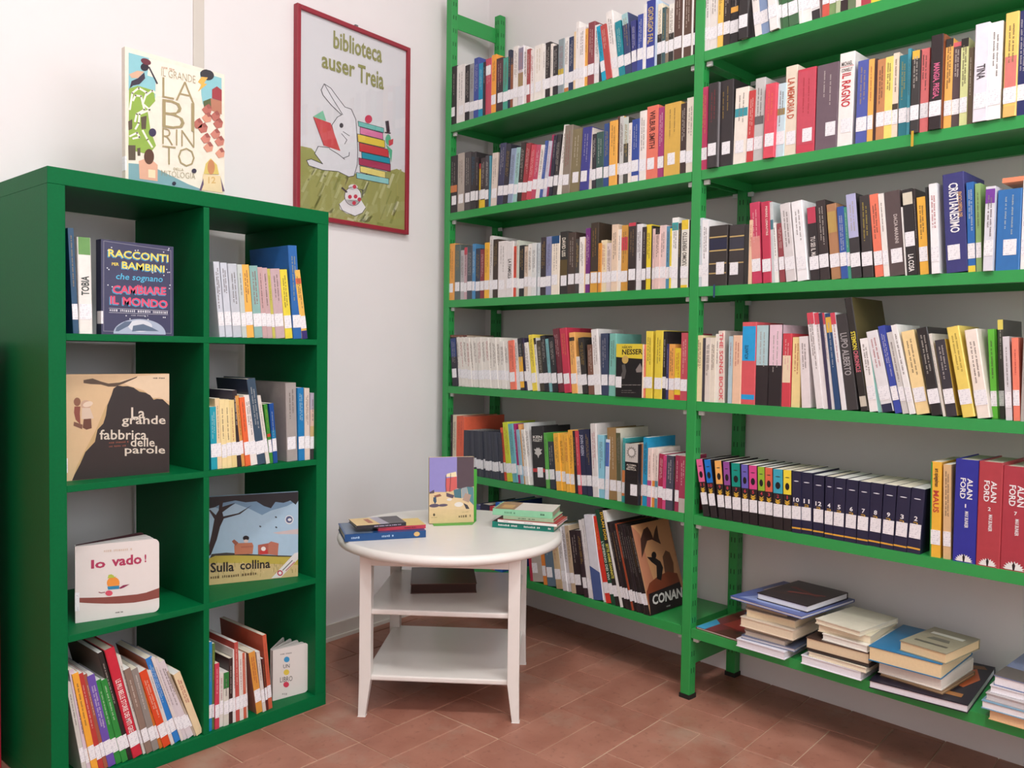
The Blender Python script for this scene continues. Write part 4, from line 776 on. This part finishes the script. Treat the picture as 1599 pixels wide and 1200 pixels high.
c.poly('a03c44', [(725, 420), (760, 400), (795, 425), (795, 500), (725, 480)]); c.poly('b87c64', [(715, 480), (795, 500), (795, 590), (715, 560)]); c.poly('5a6440', [(662, 500), (715, 480), (720, 560), (668, 540)])
rs = random.Random(9)
for x_, y_ in ((690, 555), (690, 610), (750, 600), (770, 650), (750, 720), (680, 750), (700, 810), (780, 770), (660, 680), (785, 850), (625, 650)):
    c.k = 30; c.poly(rs.choice(('c88070', 'b86c60', 'd89880')), [(x_-38, y_), (x_-8, y_-28), (x_+34, y_-8), (x_+26, y_+26), (x_-12, y_+34)]); c.poly('a05850', [(x_-8, y_-28), (x_+12, y_-38), (x_+34, y_-8), (x_+6, y_-4)])
c.poly('d8c06c', [(665, 990), (680, 920), (715, 885), (760, 930), (775, 995)]); c.poly('c8885c', ell(718, 945, 26, 50)); c.poly('e8cfa4', [(660, 990), (785, 1005), (800, 1120), (650, 1100)]); c.text('d8b070', '12', 697, 1055, 750, 1010); c.poly('6a5470', [(635, 1100), (662, 1020), (665, 1060), (648, 1105)], [(785, 1010), (818, 1110), (800, 1110)])
GL = 'a4946c'
for tx, x0, y0, x1, y1, sl in (('IL GRANDE', 378, 355, 608, 305, .22), ('LA', 385, 495, 600, 360, .2), ('BI', 385, 690, 600, 500, .14), ('RIN', 385, 800, 600, 692, .12), ('TO', 385, 935, 602, 808, .1), ('MITOLOGIA', 378, 1015, 606, 975, .1)):
    c.text(GL, tx, x0, y0, x1, y1, -.018, sl)
c.text(GL, 'DELLA', 460, 968, 525, 950, 0, .1); c.poly('3a3448', ell(598, 970, 17, 16)); c.poly('26263a', ell(462, 1055, 13, 13)); c.dashes('c8a890', 380, 278, 470, 12, .2)
mesh('call_number_label', *box_vf(-.0008, -.0006, .04, .003, .016, .075), LABEL, r)

# --- poster in its red frame
pa, pz1 = WAL.on_d(464.6, 5, -.022); pb, pz2 = WAL.on_d(641.5, 75, -.022); _, pz3 = WAL.on_d(640, 367, -.022)
pw2 = pb-pa; ph2 = pz2-pz3
r = thing('framed_poster', 'library poster of a reading white rabbit in a thin red frame on the wall', 'poster', WAL.M(pa, -.022, pz3))
FM = mat('962a38', .35, .05); fw = .016
box('frame_rail', (0, 0, 0), (fw, .022, ph2), FM, r, .002); box('frame_rail', (pw2-fw, 0, 0), (pw2, .022, ph2), FM, r, .002)
box('frame_rail', (fw, 0, 0), (pw2-fw, .022, fw), FM, r, .002); box('frame_rail', (fw, 0, ph2-fw), (pw2-fw, .022, ph2), FM, r, .002)
pp = box('poster_print', (fw-.002, .010, fw-.002), (pw2-fw+.002, .012, ph2-fw+.002), mat('d9d8dc', .6, .02, 8), r)
gm = D.materials.new('poster_glass'); gm.use_nodes = True; nt = gm.node_tree; nt.nodes.remove(nt.nodes['Principled BSDF'])
tr = nt.nodes.new('ShaderNodeBsdfTransparent'); gl = nt.nodes.new('ShaderNodeBsdfGlossy'); gl.inputs['Roughness'].default_value = .03; ms = nt.nodes.new('ShaderNodeMixShader'); ms.inputs[0].default_value = .06
nt.links.new(tr.outputs[0], ms.inputs[1]); nt.links.new(gl.outputs[0], ms.inputs[2]); nt.links.new(ms.outputs[0], nt.nodes['Material Output'].inputs[0])
mesh('glass_pane', [(fw-.002, .005, fw-.002), (pw2-fw+.002, .005, fw-.002), (pw2-fw+.002, .005, ph2-fw+.002), (fw-.002, .005, ph2-fw+.002)], [(0, 1, 2, 3)], gm, r)
mesh('hanger', *box_vf(pw2*.5-.006, .006, ph2-.001, pw2*.5+.006, .016, ph2+.008), mat('6a6a6a', .4), r)
iw, ih = pw2-2*fw, ph2-2*fw
c = Cover(pp, iw, ih, ((98, 45), (605, 245), (98, 1032), (603, 1110)), lambda u, v, y: (fw+u*iw, .0099+y, fw+v*ih))
rs = random.Random(4); up = [(98, 705), (150, 715), (190, 760), (300, 820), (420, 850), (520, 820), (560, 810), (605, 830)]
c.poly('9c9c5c', up + [(603, 1110), (98, 1032)])
for k_ in range(70):
    xx = rs.uniform(110, 590); yy = rs.uniform(760, 1050)+(.15*(xx-98)); c.k = 2; c.line(rs.choice(('8a8c4c', 'b0b078', 'a4a468', 'c0c094')), [(xx-14, min(yy+40, 1020+.15*(xx-98))), (xx+10, max(yy-20, 800))], rs.uniform(6, 16))
c.k = 4
W_, LN = 'dedde2', '3c3a42'
body = [(205, 400), (235, 420), (270, 470), (300, 510), (330, 520), (352, 570), (358, 650), (362, 720), (360, 790), (345, 845), (320, 850), (270, 825), (200, 820), (140, 800), (130, 775), (150, 768), (200, 790), (165, 740), (180, 705), (230, 710), (255, 690), (250, 640), (240, 600), (265, 560), (285, 548), (240, 505), (200, 455), (192, 430)]
c.poly(W_, body); c.line(LN, body+body[:1], 3.2); c.line(LN, [(205, 400), (240, 465), (290, 548)], 3); c.line(LN, [(285, 640), (310, 670), (300, 690)], 3); c.line(LN, [(292, 630), (322, 650)], 3); c.line(LN, [(292, 760), (320, 748), (322, 730)], 3); c.line(LN, [(230, 715), (270, 740), (300, 765)], 3); c.poly('33303a', ell(284, 600, 9, 12))
c.poly('7cc0a0', [(158, 560), (200, 530), (215, 580), (165, 575)]); c.poly('cc4c50', [(158, 562), (235, 590), (280, 725), (205, 700)]); c.line('8a3038', [(158, 562), (205, 700)], 3)
for col, P in (('6cbcb4', [(362, 578), (490, 612), (490, 634), (365, 602)]), ('d878a4', [(372, 606), (485, 636), (487, 668), (372, 640)]), ('e0c448', [(360, 640), (495, 672), (497, 708), (362, 678)]), ('c84048', [(368, 682), (515, 716), (517, 754), (370, 724)]),
               ('2c94ac', [(380, 728), (522, 758), (524, 786), (382, 758)]), ('a83c5c', [(366, 756), (526, 788), (526, 824), (368, 790)]), ('e4d47c', [(372, 795), (500, 824), (500, 856), (374, 826)]), ('8cc8c8', [(355, 828), (518, 858), (518, 886), (357, 856)])):
    c.k += 0; c.poly(col, P); c.line(LN, P+P[:1], 2.4)
c.poly('c83c58', ell(413, 568, 18, 20)); c.poly('2c2a34', [(497, 578), (515, 576), (522, 632), (505, 632)], [(495, 630), (526, 634), (526, 640), (495, 636)]); c.poly('5cb08c', ell(513, 668, 14, 26), [(500, 690), (535, 720), (530, 780), (518, 730)]); c.poly('c84050', [(515, 672), (540, 664), (538, 690), (518, 700)])
pot = ell(340, 945, 40, 46); c.poly('e4e2e4', [(275, 985), (300, 960), (380, 965), (402, 1000), (385, 1025), (350, 1040), (310, 1030), (280, 1010)], pot, ell(340, 900, 22, 14)); c.line(LN, [(275, 985), (290, 1015), (320, 1030), (350, 1042), (385, 1026), (402, 1000)], 3); c.line(LN, pot+pot[:1], 2.5); c.line(LN, [(310, 925), (288, 905)], 8); c.line(LN, [(372, 910), (388, 915), (385, 950)], 3)
for x_, y_ in ((347, 898), (325, 948), (352, 946), (345, 978), (370, 960)): c.poly('c43c50', ell(x_, y_, 9, 10))
c.text('8c8c4c', 'biblioteca', 245, 262, 478, 176, .02, .31, .0); c.text('8c8c4c', 'auser', 193, 345, 345, 288, .02, .31); c.text('8c8c4c', 'Treia', 360, 408, 488, 320, .02, .31)

# --- face-out crime novel in the fourth row
fr = (885, 500, 8); d_ = -.004; sl = SHF.s_at(px(fr, 606, 0)[0], d_, ST[3]); sr = SHF.s_at(px(fr, 938, 0)[0], d_, ST[3]); H = SHF.z_at(sl, d_, px(fr, 0, 298)[1])-ST[3]; W = sr-sl-.002
r = thing('paperback_book', 'black and yellow paperback facing out between mint and coral spines, fourth shelf', 'book', SHF.M(sl+.001, d_, ST[3]))
face_box(r, W, H, .024, '262224', 'd8bc3c', hb=False); c = Cover(r, W, H, ((603, 298), (942, 308), (606, 950), (938, 968)))
c.poly('e2cb40', [(603, 298), (942, 308), (942, 490), (800, 480), (700, 470), (603, 460)]); c.text('3a3420', 'HÅKAN', 680, 360, 805, 315); c.text('2a2418', 'NESSER', 680, 435, 942, 368, .03)
c.poly('caa860', ell(722, 495, 42, 50)); c.poly('5a5654', [(680, 560), (720, 550), (740, 640), (720, 730), (650, 740), (690, 640)]); c.poly('8a807c', [(860, 620), (915, 540), (938, 600), (938, 650), (870, 655)])
c.dashes('b0a8a4', 682, 812, 930, 8); c.dashes('8a8480', 682, 880, 820, 8); c.dashes('8a8480', 682, 905, 860, 8, 0, 3)
mesh('call_number_label', *box_vf(.0, -.0012, .03, .024, -.0006, .066), LABEL, r)
# --- art on the right-hand cover of the last comic in the lowest row
root, W, H, DP = MARKED['conan']
c = Cover(root, DP, H, ((1000, 245), (1470, 190), (1206, 1100), (1640, 1000)), lambda u, v, y: (W-y, u*DP, v*H))
c.poly('c89468', [(1000, 245), (1470, 190), (1560, 780), (1165, 860)]); c.poly('b87a5c', [(1000, 245), (1100, 330), (1190, 600), (1260, 800), (1165, 860)])
c.poly('4a3028', [(1120, 560), (1110, 380), (1150, 290), (1200, 265), (1240, 320), (1265, 380), (1290, 300), (1320, 255), (1335, 380), (1360, 440), (1250, 390), (1190, 400), (1140, 520)])
c.poly('6a4430', [(1370, 560), (1410, 500), (1460, 520), (1500, 620), (1500, 800), (1400, 800)]); c.poly('7a3a24', [(1165, 880), (1200, 800), (1300, 740), (1420, 700), (1540, 720), (1600, 900), (1190, 1000)])
c.poly('1e1618', ell(1265, 540, 30, 34), [(1180, 552), (1270, 560), (1340, 600), (1370, 660), (1340, 780), (1290, 760), (1290, 640), (1230, 600)])
c.poly('221a1c', [(1190, 900), (1560, 800), (1640, 1000), (1206, 1100)]); c.text('d8d4d0', 'CONAN', 1230, 975, 1585, 880, .03, -.17); c.dashes('b0acac', 1390, 1030, 1450, 14, -.2)
for k_ in ('af1', 'af2', 'af7'):
    root, W, H, DP = MARKED[k_]; f = lambda u, v: (u*W, -.0007, v*H); st = []
    for i in range(22):
        a = math.pi*i/21; rr = .30 if i % 2 else .40; st.append((.5+rr*math.cos(a), .01+rr*math.sin(a)*W/H*.9))
    polys('spine_mark', f, [st[::-1] if False else st], mat('e8e6e4', .45), root); polys('spine_mark', lambda u, v: (u*W, -.0009, v*H), [[(.47, .01), (.53, .01), (.56, .055), (.5, .085), (.44, .055)]], mat('2a2024', .45), root)
root, W, H, DP = MARKED['alchimia']; cx_, cz_ = W*.5, H*.86
polys('spine_mark', lambda u, v: (u, -.0006, v), [[(cx_+(.38 if i % 2 else .27)*W*math.cos(2*math.pi*i/28), cz_+(.38 if i % 2 else .27)*W*math.sin(2*math.pi*i/28)) for i in range(28)]], mat('8c8680', .45), root)
polys('spine_mark', lambda u, v: (u, -.0008, v), [ell(cx_, cz_, W*.22, W*.22)], mat('d8d2cc', .45), root)
root, W, H, DP = MARKED['follett']
polys('spine_mark', lambda u, v: (u*W, -.0006, v*H), [[(.5, .47), (.42, .52), (.2, .55), (.3, .58), (.16, .62), (.34, .62), (.42, .65), (.5, .63), (.58, .65), (.66, .62), (.84, .62), (.7, .58), (.8, .55), (.58, .52)]], mat('c8c4c0', .45), root)
root, W, H, DP = MARKED['bluefig']
polys('spine_mark', lambda u, v: (u*W, -.0008, v*H), [[(0, 0), (1, 0), (1, .32), (0, .40)]], mat('4a5c90', .4), root)

# ================================================================== lying books
def lying(label, x, y, z, ang, w, dep, th, col, pages='e9dcc4', spine='back', name='paperback_book', group=None, cov=None, front=None, tilt=0.0):
    """book lying flat; local x = width along ang, y = depth, z = up; spine side closed by the cover"""
    r = thing(name, label, 'book', Matrix.Translation((x, y, z)) @ Matrix.Rotation(ang, 4, 'Z') @ Matrix.Rotation(tilt, 4, 'X'), group)
    t = min(.0022, th*.18); V, F = [], []
    box_vf(0, 0, 0, w, dep, t, V, F); box_vf(0, 0, th-t, w, dep, th, V, F)
    if spine == 'front': box_vf(0, 0, t, w, t*1.2, th-t, V, F)
    if spine == 'back': box_vf(0, dep-t*1.2, t, w, dep, th-t, V, F)
    if spine == 'left': box_vf(0, 0, t, t*1.2, dep, th-t, V, F)
    if spine == 'right': box_vf(w-t*1.2, 0, t, w, dep, th-t, V, F)
    mesh('cover', V, F, mat(col, .32), r)
    box('pages', (.002, .002, t), (w-.002, dep-.002, th-t), mat(pages, .9, .08, 300), r)
    if cov:
        for kk, (cc, P) in enumerate(cov): polys('cover_print', lambda u, v: (u*w, v*dep, th+.0002+.00008*kk), [P], mat(cc, .35), r)
    if front:
        for a0, a1, tx, tc in front:
            if tx == '-':
                rr = random.Random(len(label)); pl = [[((a0+q0/w), b0/th), (a0+q1/w, b0/th), (a0+q1/w, b1/th), (a0+q0/w, b1/th)] for q0, q1, b0, b1 in dash_quads((a1-a0)*w, th*.3, rr)]
                polys('title_lettering', lambda u, v: (u*w, -.0004, (v+.35)*th), pl, mat(tc, .5), r)
            else: put_text('title_lettering', tx, lambda u, v: (u*w, -.0004, v*th), mat(tc, .5), r, a0, .28, a1, .72)
    return r
def at_s(s, d): p = SHF.P(s, d, 0); return p[0], p[1]
G6 = 'discarded books lying in stacks on the lowest shelf'
A6 = SHF.ang; z6 = ST[5]
x, y = at_s(1.192, .012); lying('glossy magazine with a red brown cover lying flat beside the middle post', x, y, z6+.0003, A6-.05, .20, .27, .006, '7a2c30', 'e8e4e0', 'left', 'magazine', G6,
      [('3aa4d0', [(0, .0), (.16, .0), (.16, .3), (0, .4)]), ('a83c38', [(.2, .3), (.7, .25), (.9, .6), (.6, .9), (.25, .8)]), ('5a2c24', [(.3, .0), (.95, .0), (.95, .25), (.4, .22)]), ('c87a4c', [(.4, .5), (.6, .45), (.8, .7), (.5, .65)]), ('3aa4d0', [(.1, .86), (.5, .88), (.5, .98), (.1, .98)])])
st1 = [(1.356, -.030, .150, .21, .022, 'e6e2ea', 'e8e4ea', 0, 'white softcover with bent edges at the foot of the stack beside the magazine'), (1.366, -.02, .16, .21, .010, '6a7490', 'd8d4d8', .06, 'blue grey softcover second from the foot of the stack beside the magazine'),
       (1.372, -.012, .125, .19, .013, 'c4bab0', 'd8ccbc', 0, 'pale grey paperback third from the foot of the stack beside the magazine'), (1.368, -.008, .13, .19, .012, 'a89c90', 'c8b49c', .02, 'taupe paperback in the middle of the stack beside the magazine'),
       (1.362, -.022, .165, .20, .028, 'e4d4c0', 'ead8bc', -.02, 'thick cream paperback with rounded spine in the stack beside the magazine'), (1.374, -.012, .15, .20, .022, 'd8c8b0', 'ecd8b4', .03, 'cream paperback above the thick one in the stack beside the magazine'),
       (1.366, .0, .13, .19, .020, '8a7a6c', 'c0a88c', 0, 'brown edged paperback under the blue album in the stack')]
zc = z6+.0003
for i, (s, d, w_, dp, th, col, pg, ro, lb) in enumerate(st1):
    x, y = at_s(s, d); lying(lb, x, y, zc, A6+ro, w_, dp, th, col, pg, 'back', 'paperback_book', G6); zc += th+.0003
x, y = at_s(1.325, -.018); lying('large thin blue album lying across the top of the stack beside the magazine', x, y, zc, A6-.10, .235, .27, .008, '5664a0', 'e8e6e6', 'back', 'album', G6, [('8a98c8', [(.1, .05), (.9, .1), (.8, .3), (.2, .25)]), ('c8b0a0', [(.08, .5), (.4, .45), (.45, .8), (.1, .85)]), ('7a2c34', [(.3, .55), (.5, .5), (.5, .65), (.35, .7)])]); zc += .0083
x, y = at_s(1.395, .012); lying('dark hardback with red scribbled cover lying on the blue album', x, y, zc, A6-.08, .16, .215, .019, '2c2428', 'e8e8ec', 'back', 'hardback_book', G6, [('6a2c2c', [(.15, .6), (.8, .45), (.85, .5), (.2, .68)]), ('8a3c34', [(.3, .35), (.9, .55), (.88, .6), (.3, .42)]), ('4a3430', [(.1, .2), (.6, .3), (.6, .34), (.1, .25)])])
st2 = [(1.548, -.018, .165, .21, .024, 'ecebf2', 'eceaf0', 0, 'white thick softcover at the foot of the middle stack'), (1.566, -.014, .16, .2, .014, 'e4d8c0', 'ece0c8', -.03, 'cream paperback second from the foot of the middle stack'), (1.562, -.014, .17, .2, .007, '33302e', '5a5450', .01, 'thin dark booklet inside the middle stack'),
       (1.560, -.016, .17, .215, .030, '4a3830', 'e2ccaa', .02, 'thick brown covered book inside the middle stack'), (1.600, -.006, .125, .19, .018, 'ece6dc', 'f0ece2', -.05, 'white paperback lying back on the brown book in the middle stack'), (1.585, .0, .14, .2, .020, 'dcd0b4', 'ecdcc0', .06, 'cream paperback second from the top of the middle stack'),
       (1.578, -.002, .13, .19, .014, 'ddd4c0', 'e8dcc4', -.12, 'pale cream paperback on top of the middle stack')]
zc = z6+.0003
for i, (s, d, w_, dp, th, col, pg, ro, lb) in enumerate(st2):
    x, y = at_s(s, d); lying(lb, x, y, zc, A6+ro, w_, dp, th, col, pg, 'back', 'paperback_book', G6); zc += th+.0003
x, y = at_s(1.745, -.045); lying('large black album with an orange abstract cover lying under the blue book', x, y, z6+.0003, A6+.10, .225, .32, .020, '1e1c2a', 'e2dee4', 'back', 'album', G6,
      [('c86434', [(.55, .45), (.85, .35), (.95, .6), (.85, .85), (.7, .7)]), ('e0a050', [(.6, .5), (.75, .5), (.72, .65), (.62, .62)]), ('a06a3c', [(.35, .12), (.9, .12), (.9, .2), (.35, .2)]), ('b8784a', [(.3, .3), (.6, .28), (.6, .36), (.32, .4)]), ('8a5a34', [(.5, .75), (.95, .88), (.9, .95), (.5, .85)])])
zc = z6+.0207; x, y = at_s(1.752, .004); lying('brown paperback lying directly on the black album', x, y, zc, A6-.06, .155, .20, .010, '8a6c50', 'd8b890', 'back', 'paperback_book', G6); zc += .0103
x, y = at_s(1.750, -.004); lying('white thick paperback under the blue topped book', x, y, zc, A6-.03, .155, .21, .031, 'e4dcd2', 'f0e6da', 'back', 'paperback_book', G6); zc += .0313
x, y = at_s(1.732, -.022); lying('thick book with a bright blue cover below the small grey paperback', x, y, zc, A6+.02, .175, .24, .038, '2274a4', 'e8cfa4', 'back', 'hardback_book', G6); zc += .0383
x, y = at_s(1.800, .0); lying('small grey green paperback with worn cover on top of the blue book', x, y, zc, A6-.12, .115, .18, .026, '9c947c', 'e4c89c', 'back', 'paperback_book', G6, [('ece8dc', [(.15, .68), (.85, .68), (.85, .78), (.15, .78)]), ('6c6a5c', [(.25, .42), (.75, .42), (.68, .55), (.32, .55)]), ('5a584c', [(.15, .2), (.85, .2), (.85, .27), (.15, .27)])])
st4 = [(2.012, -.018, .17, .21, .024, 'e8c090', 'ecc498', 0, 'peach edged paperback at the foot of the end stack'), (1.998, -.026, .18, .22, .019, '7aa0b8', 'ece8ea', .02, 'white softcover second from the foot of the end stack'), (2.004, -.018, .17, .21, .017, 'b8b0b0', 'cfc8c8', -.02, 'grey softcover in the middle of the end stack'),
       (2.010, -.010, .17, .21, .017, 'd8d4d8', 'ece8ec', .03, 'white softcover second from the top of the end stack'), (2.016, -.004, .17, .22, .024, '7480a0', 'ece8ec', -.03, 'theatre book with a blue grey cover on top of the end stack')]
zc = z6+.0003
for i, (s, d, w_, dp, th, col, pg, ro, lb) in enumerate(st4):
    x, y = at_s(s, d); r = lying(lb, x, y, zc, A6+ro, w_, dp, th, col, pg, 'back', 'paperback_book', G6, [('5a5450', [(0, 0), (1, 0), (1, .3), (0, .38)])] if i == 4 else None); zc += th+.0003
    if i == 4: put_text('cover_lettering', 'TEATRO', lambda u, v: (u*w_, v*dp, th+.0007), mat('d8dce4', .5), r, .3, .78, .95, .86)
# loose items lying on top of standing rows
fr = (695, 500, 8); s_, zt_ = SHF.on_d(*px(fr, 80, 215), .02); x, y = at_s(s_, .01); lying('reddish brown booklet lying flat across the white paperbacks, fourth shelf of corner bay', x, y, zt_-.001, A6, .105, .15, .010, '6a4038', 'c8b8a4', 'front', 'paperback_book', None, None, [(.1, .8, '-', 'c89878')])
fr = (1420, 250, 6.316); s_, zt_ = SHF.on_d(*px(fr, 880, 200), .0); x, y = at_s(s_+.002, .02); lying('pale orange booklet lying flat on the row above the wide blue book', x, y, SHF.z_at(s_+.1, .06, px(fr, 0, 195)[1])-.0005, A6, .22, .15, .011, 'e8906c', 'e8dcd0', 'front', 'paperback_book')

# --- on the table
zt0 = TZ+.0003
def tab_pt(x, y, z=TZ): p = on_z(x, y, z); return p[0], p[1]
fr = (510, 740, 8); a_, b_ = tab_pt(*px(fr, 225, 855)), tab_pt(*px(fr, 1240, 797)); an = math.atan2(b_[1]-a_[1], b_[0]-a_[0]); L_ = math.hypot(b_[0]-a_[0], b_[1]-a_[1])
lying('large blue glossy hardback lying under two small books on the white table', a_[0], a_[1], zt0, an, L_, .165, .021, '1c4a80', 'd8d4cc', 'front', 'hardback_book', None, [('6c7c94', [(.02, .04), (.35, .04), (.30, .96), (.02, .96)])], [(.08, .22, '-', 'a8c0dc'), (.45, .6, '-', 'a8c0dc')])
dx_, dy_ = math.cos(an), math.sin(an)
def tp(u, v): return a_[0]+dx_*u-dy_*v, a_[1]+dy_*u+dx_*v
mesh('seal', [(p[0]*1.0, -.0004, p[1]) for p in ell(L_*.885, .0115, .009, .007, 16)], [tuple(range(16))], mat('d8b070', .4), D.objects[[o.name for o in D.objects if o.get('label', '').startswith('large blue glossy')][0]])
x, y = tp(L_*.42, .022); lying('small paperback with a red spine and yellow cover edge on the blue hardback', x, y, zt0+.0215, an+.03, .145, .105, .011, 'c03c50', 'e0d8c8', 'front', 'paperback_book', None, [('e0c070', [(0, .0), (1, .0), (1, 1), (0, 1)])], [(.55, .8, '-', '5a2028')])
x, y = tp(L_*.15, .010); lying('small paperback with black spine and sand and charcoal cover, top of its pile', x, y, zt0+.033, an+.10, .150, .105, .010, '26242c', 'cfc8c0', 'front', 'paperback_book', None,
      [('e0c084', [(.0, .0), (.48, .0), (.42, 1), (.0, 1)]), ('a8a0b0', [(.48, .0), (.66, .0), (.6, 1), (.42, 1)]), ('4a444a', [(.66, .0), (1, .0), (1, 1), (.6, 1)]), ('a85838', [(.28, .25), (.38, .25), (.36, .8), (.26, .8)])], [(.35, .9, '-', 'c8b8d0')])
fr = (740, 760, 10); a2, b2 = tab_pt(*px(fr, 285, 637)), tab_pt(*px(fr, 1247, 716)); an2 = math.atan2(b2[1]-a2[1], b2[0]-a2[0]); L2_ = math.hypot(b2[0]-a2[0], b2[1]-a2[1]); dx2, dy2 = math.cos(an2), math.sin(an2)
def tp2(u, v): return a2[0]+dx2*u-dy2*v, a2[1]+dy2*u+dx2*v
lying('dark teal green paperback at the foot of the pile on the white table', *tp2(0, 0), zt0, an2, L2_, .135, .019, '0e7a6a', 'd8c8b4', 'front', 'paperback_book', None, [('3a3034', [(0, 0), (.5, 0), (.5, 1), (0, 1)])], [(.1, .42, '-', 'e4e8e4'), (.52, .78, '-', 'e4e8e4'), (.91, .95, '-', 'f0f0f0')])
lying('thin white spined book with a dark red cover in the pile on the table', *tp2(L2_*.10, -.006), zt0+.0195, an2-.02, .195, .13, .008, 'e8e4e0', 'b83c44', 'front', 'paperback_book', None, [('a83c40', [(0, 0), (1, 0), (1, 1), (0, 1)])], [(.1, .2, '-', '8a8484'), (.45, .6, '-', '8a8484')])
lying('sage green thin paperback second from the top of the pile on the table', *tp2(L2_*.17, .006), zt0+.0279, an2+.01, .165, .125, .011, 'a4c09c', 'c84850', 'front', 'paperback_book', None, None, [(.3, .46, '-', '4a5a48'), (.5, .64, '-', '2c3a2c')])
lying('mint green paperback with white and brown cover topping the pile on the table', *tp2(L2_*.0, .003), zt0+.0393, an2+.06, .195, .13, .020, '8cc8a0', 'b4a08c', 'front', 'paperback_book', None, [('dcd4cc', [(.36, .0), (1, .0), (1, 1), (.36, 1)]), ('a07c58', [(.03, .02), (.36, .02), (.36, 1), (.03, 1)]), ('c8a068', [(.1, .2), (.3, .2), (.3, .6), (.1, .6)])], [(.2, .4, '-', '5c9070'), (.8, .88, '-', '2c5040')])
# green bookend with a paperback leaning on it
fr = (640, 690, 8.571); a3, b3 = tab_pt(*px(fr, 320, 1132)), tab_pt(*px(fr, 835, 1115)); an3 = math.atan2(b3[1]-a3[1], b3[0]-a3[0]); L3 = math.hypot(b3[0]-a3[0], b3[1]-a3[1])
be = thing('bookend', 'bright green bent metal bookend standing on the white table', 'bookend', Matrix.Translation((a3[0], a3[1], zt0)) @ Matrix.Rotation(an3, 4, 'Z'))
BG = mat('4aa83c', .35, .03); extrude('base_plate', [(0, 0), (L3, 0), (L3+.024, .058), (L3+.024, .105), (0, .105)], 0, .0012, BG, be)
box('upright_plate', (.004, .058, .0012), (L3+.024, .0595, .172), BG, be, .0005)
rb = thing('paperback_book', 'sand coloured paperback with a purple sky cover propped on the green bookend', 'book', Matrix.Translation((a3[0], a3[1], zt0+.0016)) @ Matrix.Rotation(an3+.03, 4, 'Z') @ Matrix.Translation((-.010, .030, 0)) @ Matrix.Rotation(-.05, 4, 'X'))
WB_, HB_ = .147, .214
face_box(rb, WB_, HB_, .016, 'dcc090', 'c8a86c', hb=False); c = Cover(rb, WB_, HB_, ((318, 170), (875, 198), (262, 1045), (832, 1060)))
c.poly('9088c4', [(318, 172), (660, 185), (640, 610), (480, 640), (288, 625)]); c.poly('54444c', [(660, 185), (873, 200), (858, 590), (700, 620), (640, 600)]); c.poly('e0c498', [(288, 650), (480, 645), (600, 700), (840, 760), (832, 900), (272, 850)])
c.poly('ecdcb4', [(505, 440), (525, 400), (640, 380), (645, 450)]); c.poly('d0605c', [(505, 460), (645, 445), (640, 600), (560, 640), (495, 630)]); c.line('3a2c38', [(510, 420), (498, 560), (500, 640)], 8); c.line('3a2c38', [(570, 400), (560, 520), (545, 640)], 7)
c.poly('4a7480', [(595, 620), (690, 605), (690, 735), (600, 720)]); c.poly('98a0a4', [(695, 605), (765, 590), (770, 700), (695, 740)]); c.poly('54848c', [(765, 590), (850, 600), (842, 840), (790, 780)])
c.poly('5a4c5c', [(290, 630), (350, 600), (350, 645), (290, 650)], [(500, 650), (600, 690), (580, 730), (500, 700)]); c.poly('8a5c4c', [(340, 680), (420, 660), (440, 690), (360, 705)]); c.poly('3c5068', [(335, 700), (370, 695), (372, 760), (350, 790), (330, 745)]); c.poly('5c5064', ell(340, 810, 62, 24), ell(450, 812, 60, 18))
c.poly('e4dcd4', ell(535, 742, 32, 18), ell(650, 815, 56, 32)); c.poly('b09484', [(700, 760), (740, 670), (815, 700), (780, 800)]); c.poly('3c3840', [(710, 800), (760, 830), (785, 882), (740, 880)])
c.dashes('7a6848', 640, 990, 812, 34); c.dashes('a89468', 690, 925, 770, 10, 0, 4); c.poly('5a4c38', ell(330, 930, 14, 18)); c.dashes('8a7850', 290, 970, 370, 8)
# brown album on the upper table shelf
fr = (610, 870, 6.6625); zs = .3135; a4 = on_z(*px(fr, 205, 385), zs); b4 = on_z(*px(fr, 895, 375), zs); an4 = math.atan2(b4[1]-a4[1], b4[0]-a4[0]); L4_ = math.hypot(b4[0]-a4[0], b4[1]-a4[1])
lying('brown leather bound album with uneven pages on the upper shelf of the white table', a4[0], a4[1], zs, an4, L4_, .20, .030, '5a382c', '3c2620', 'back', 'album')
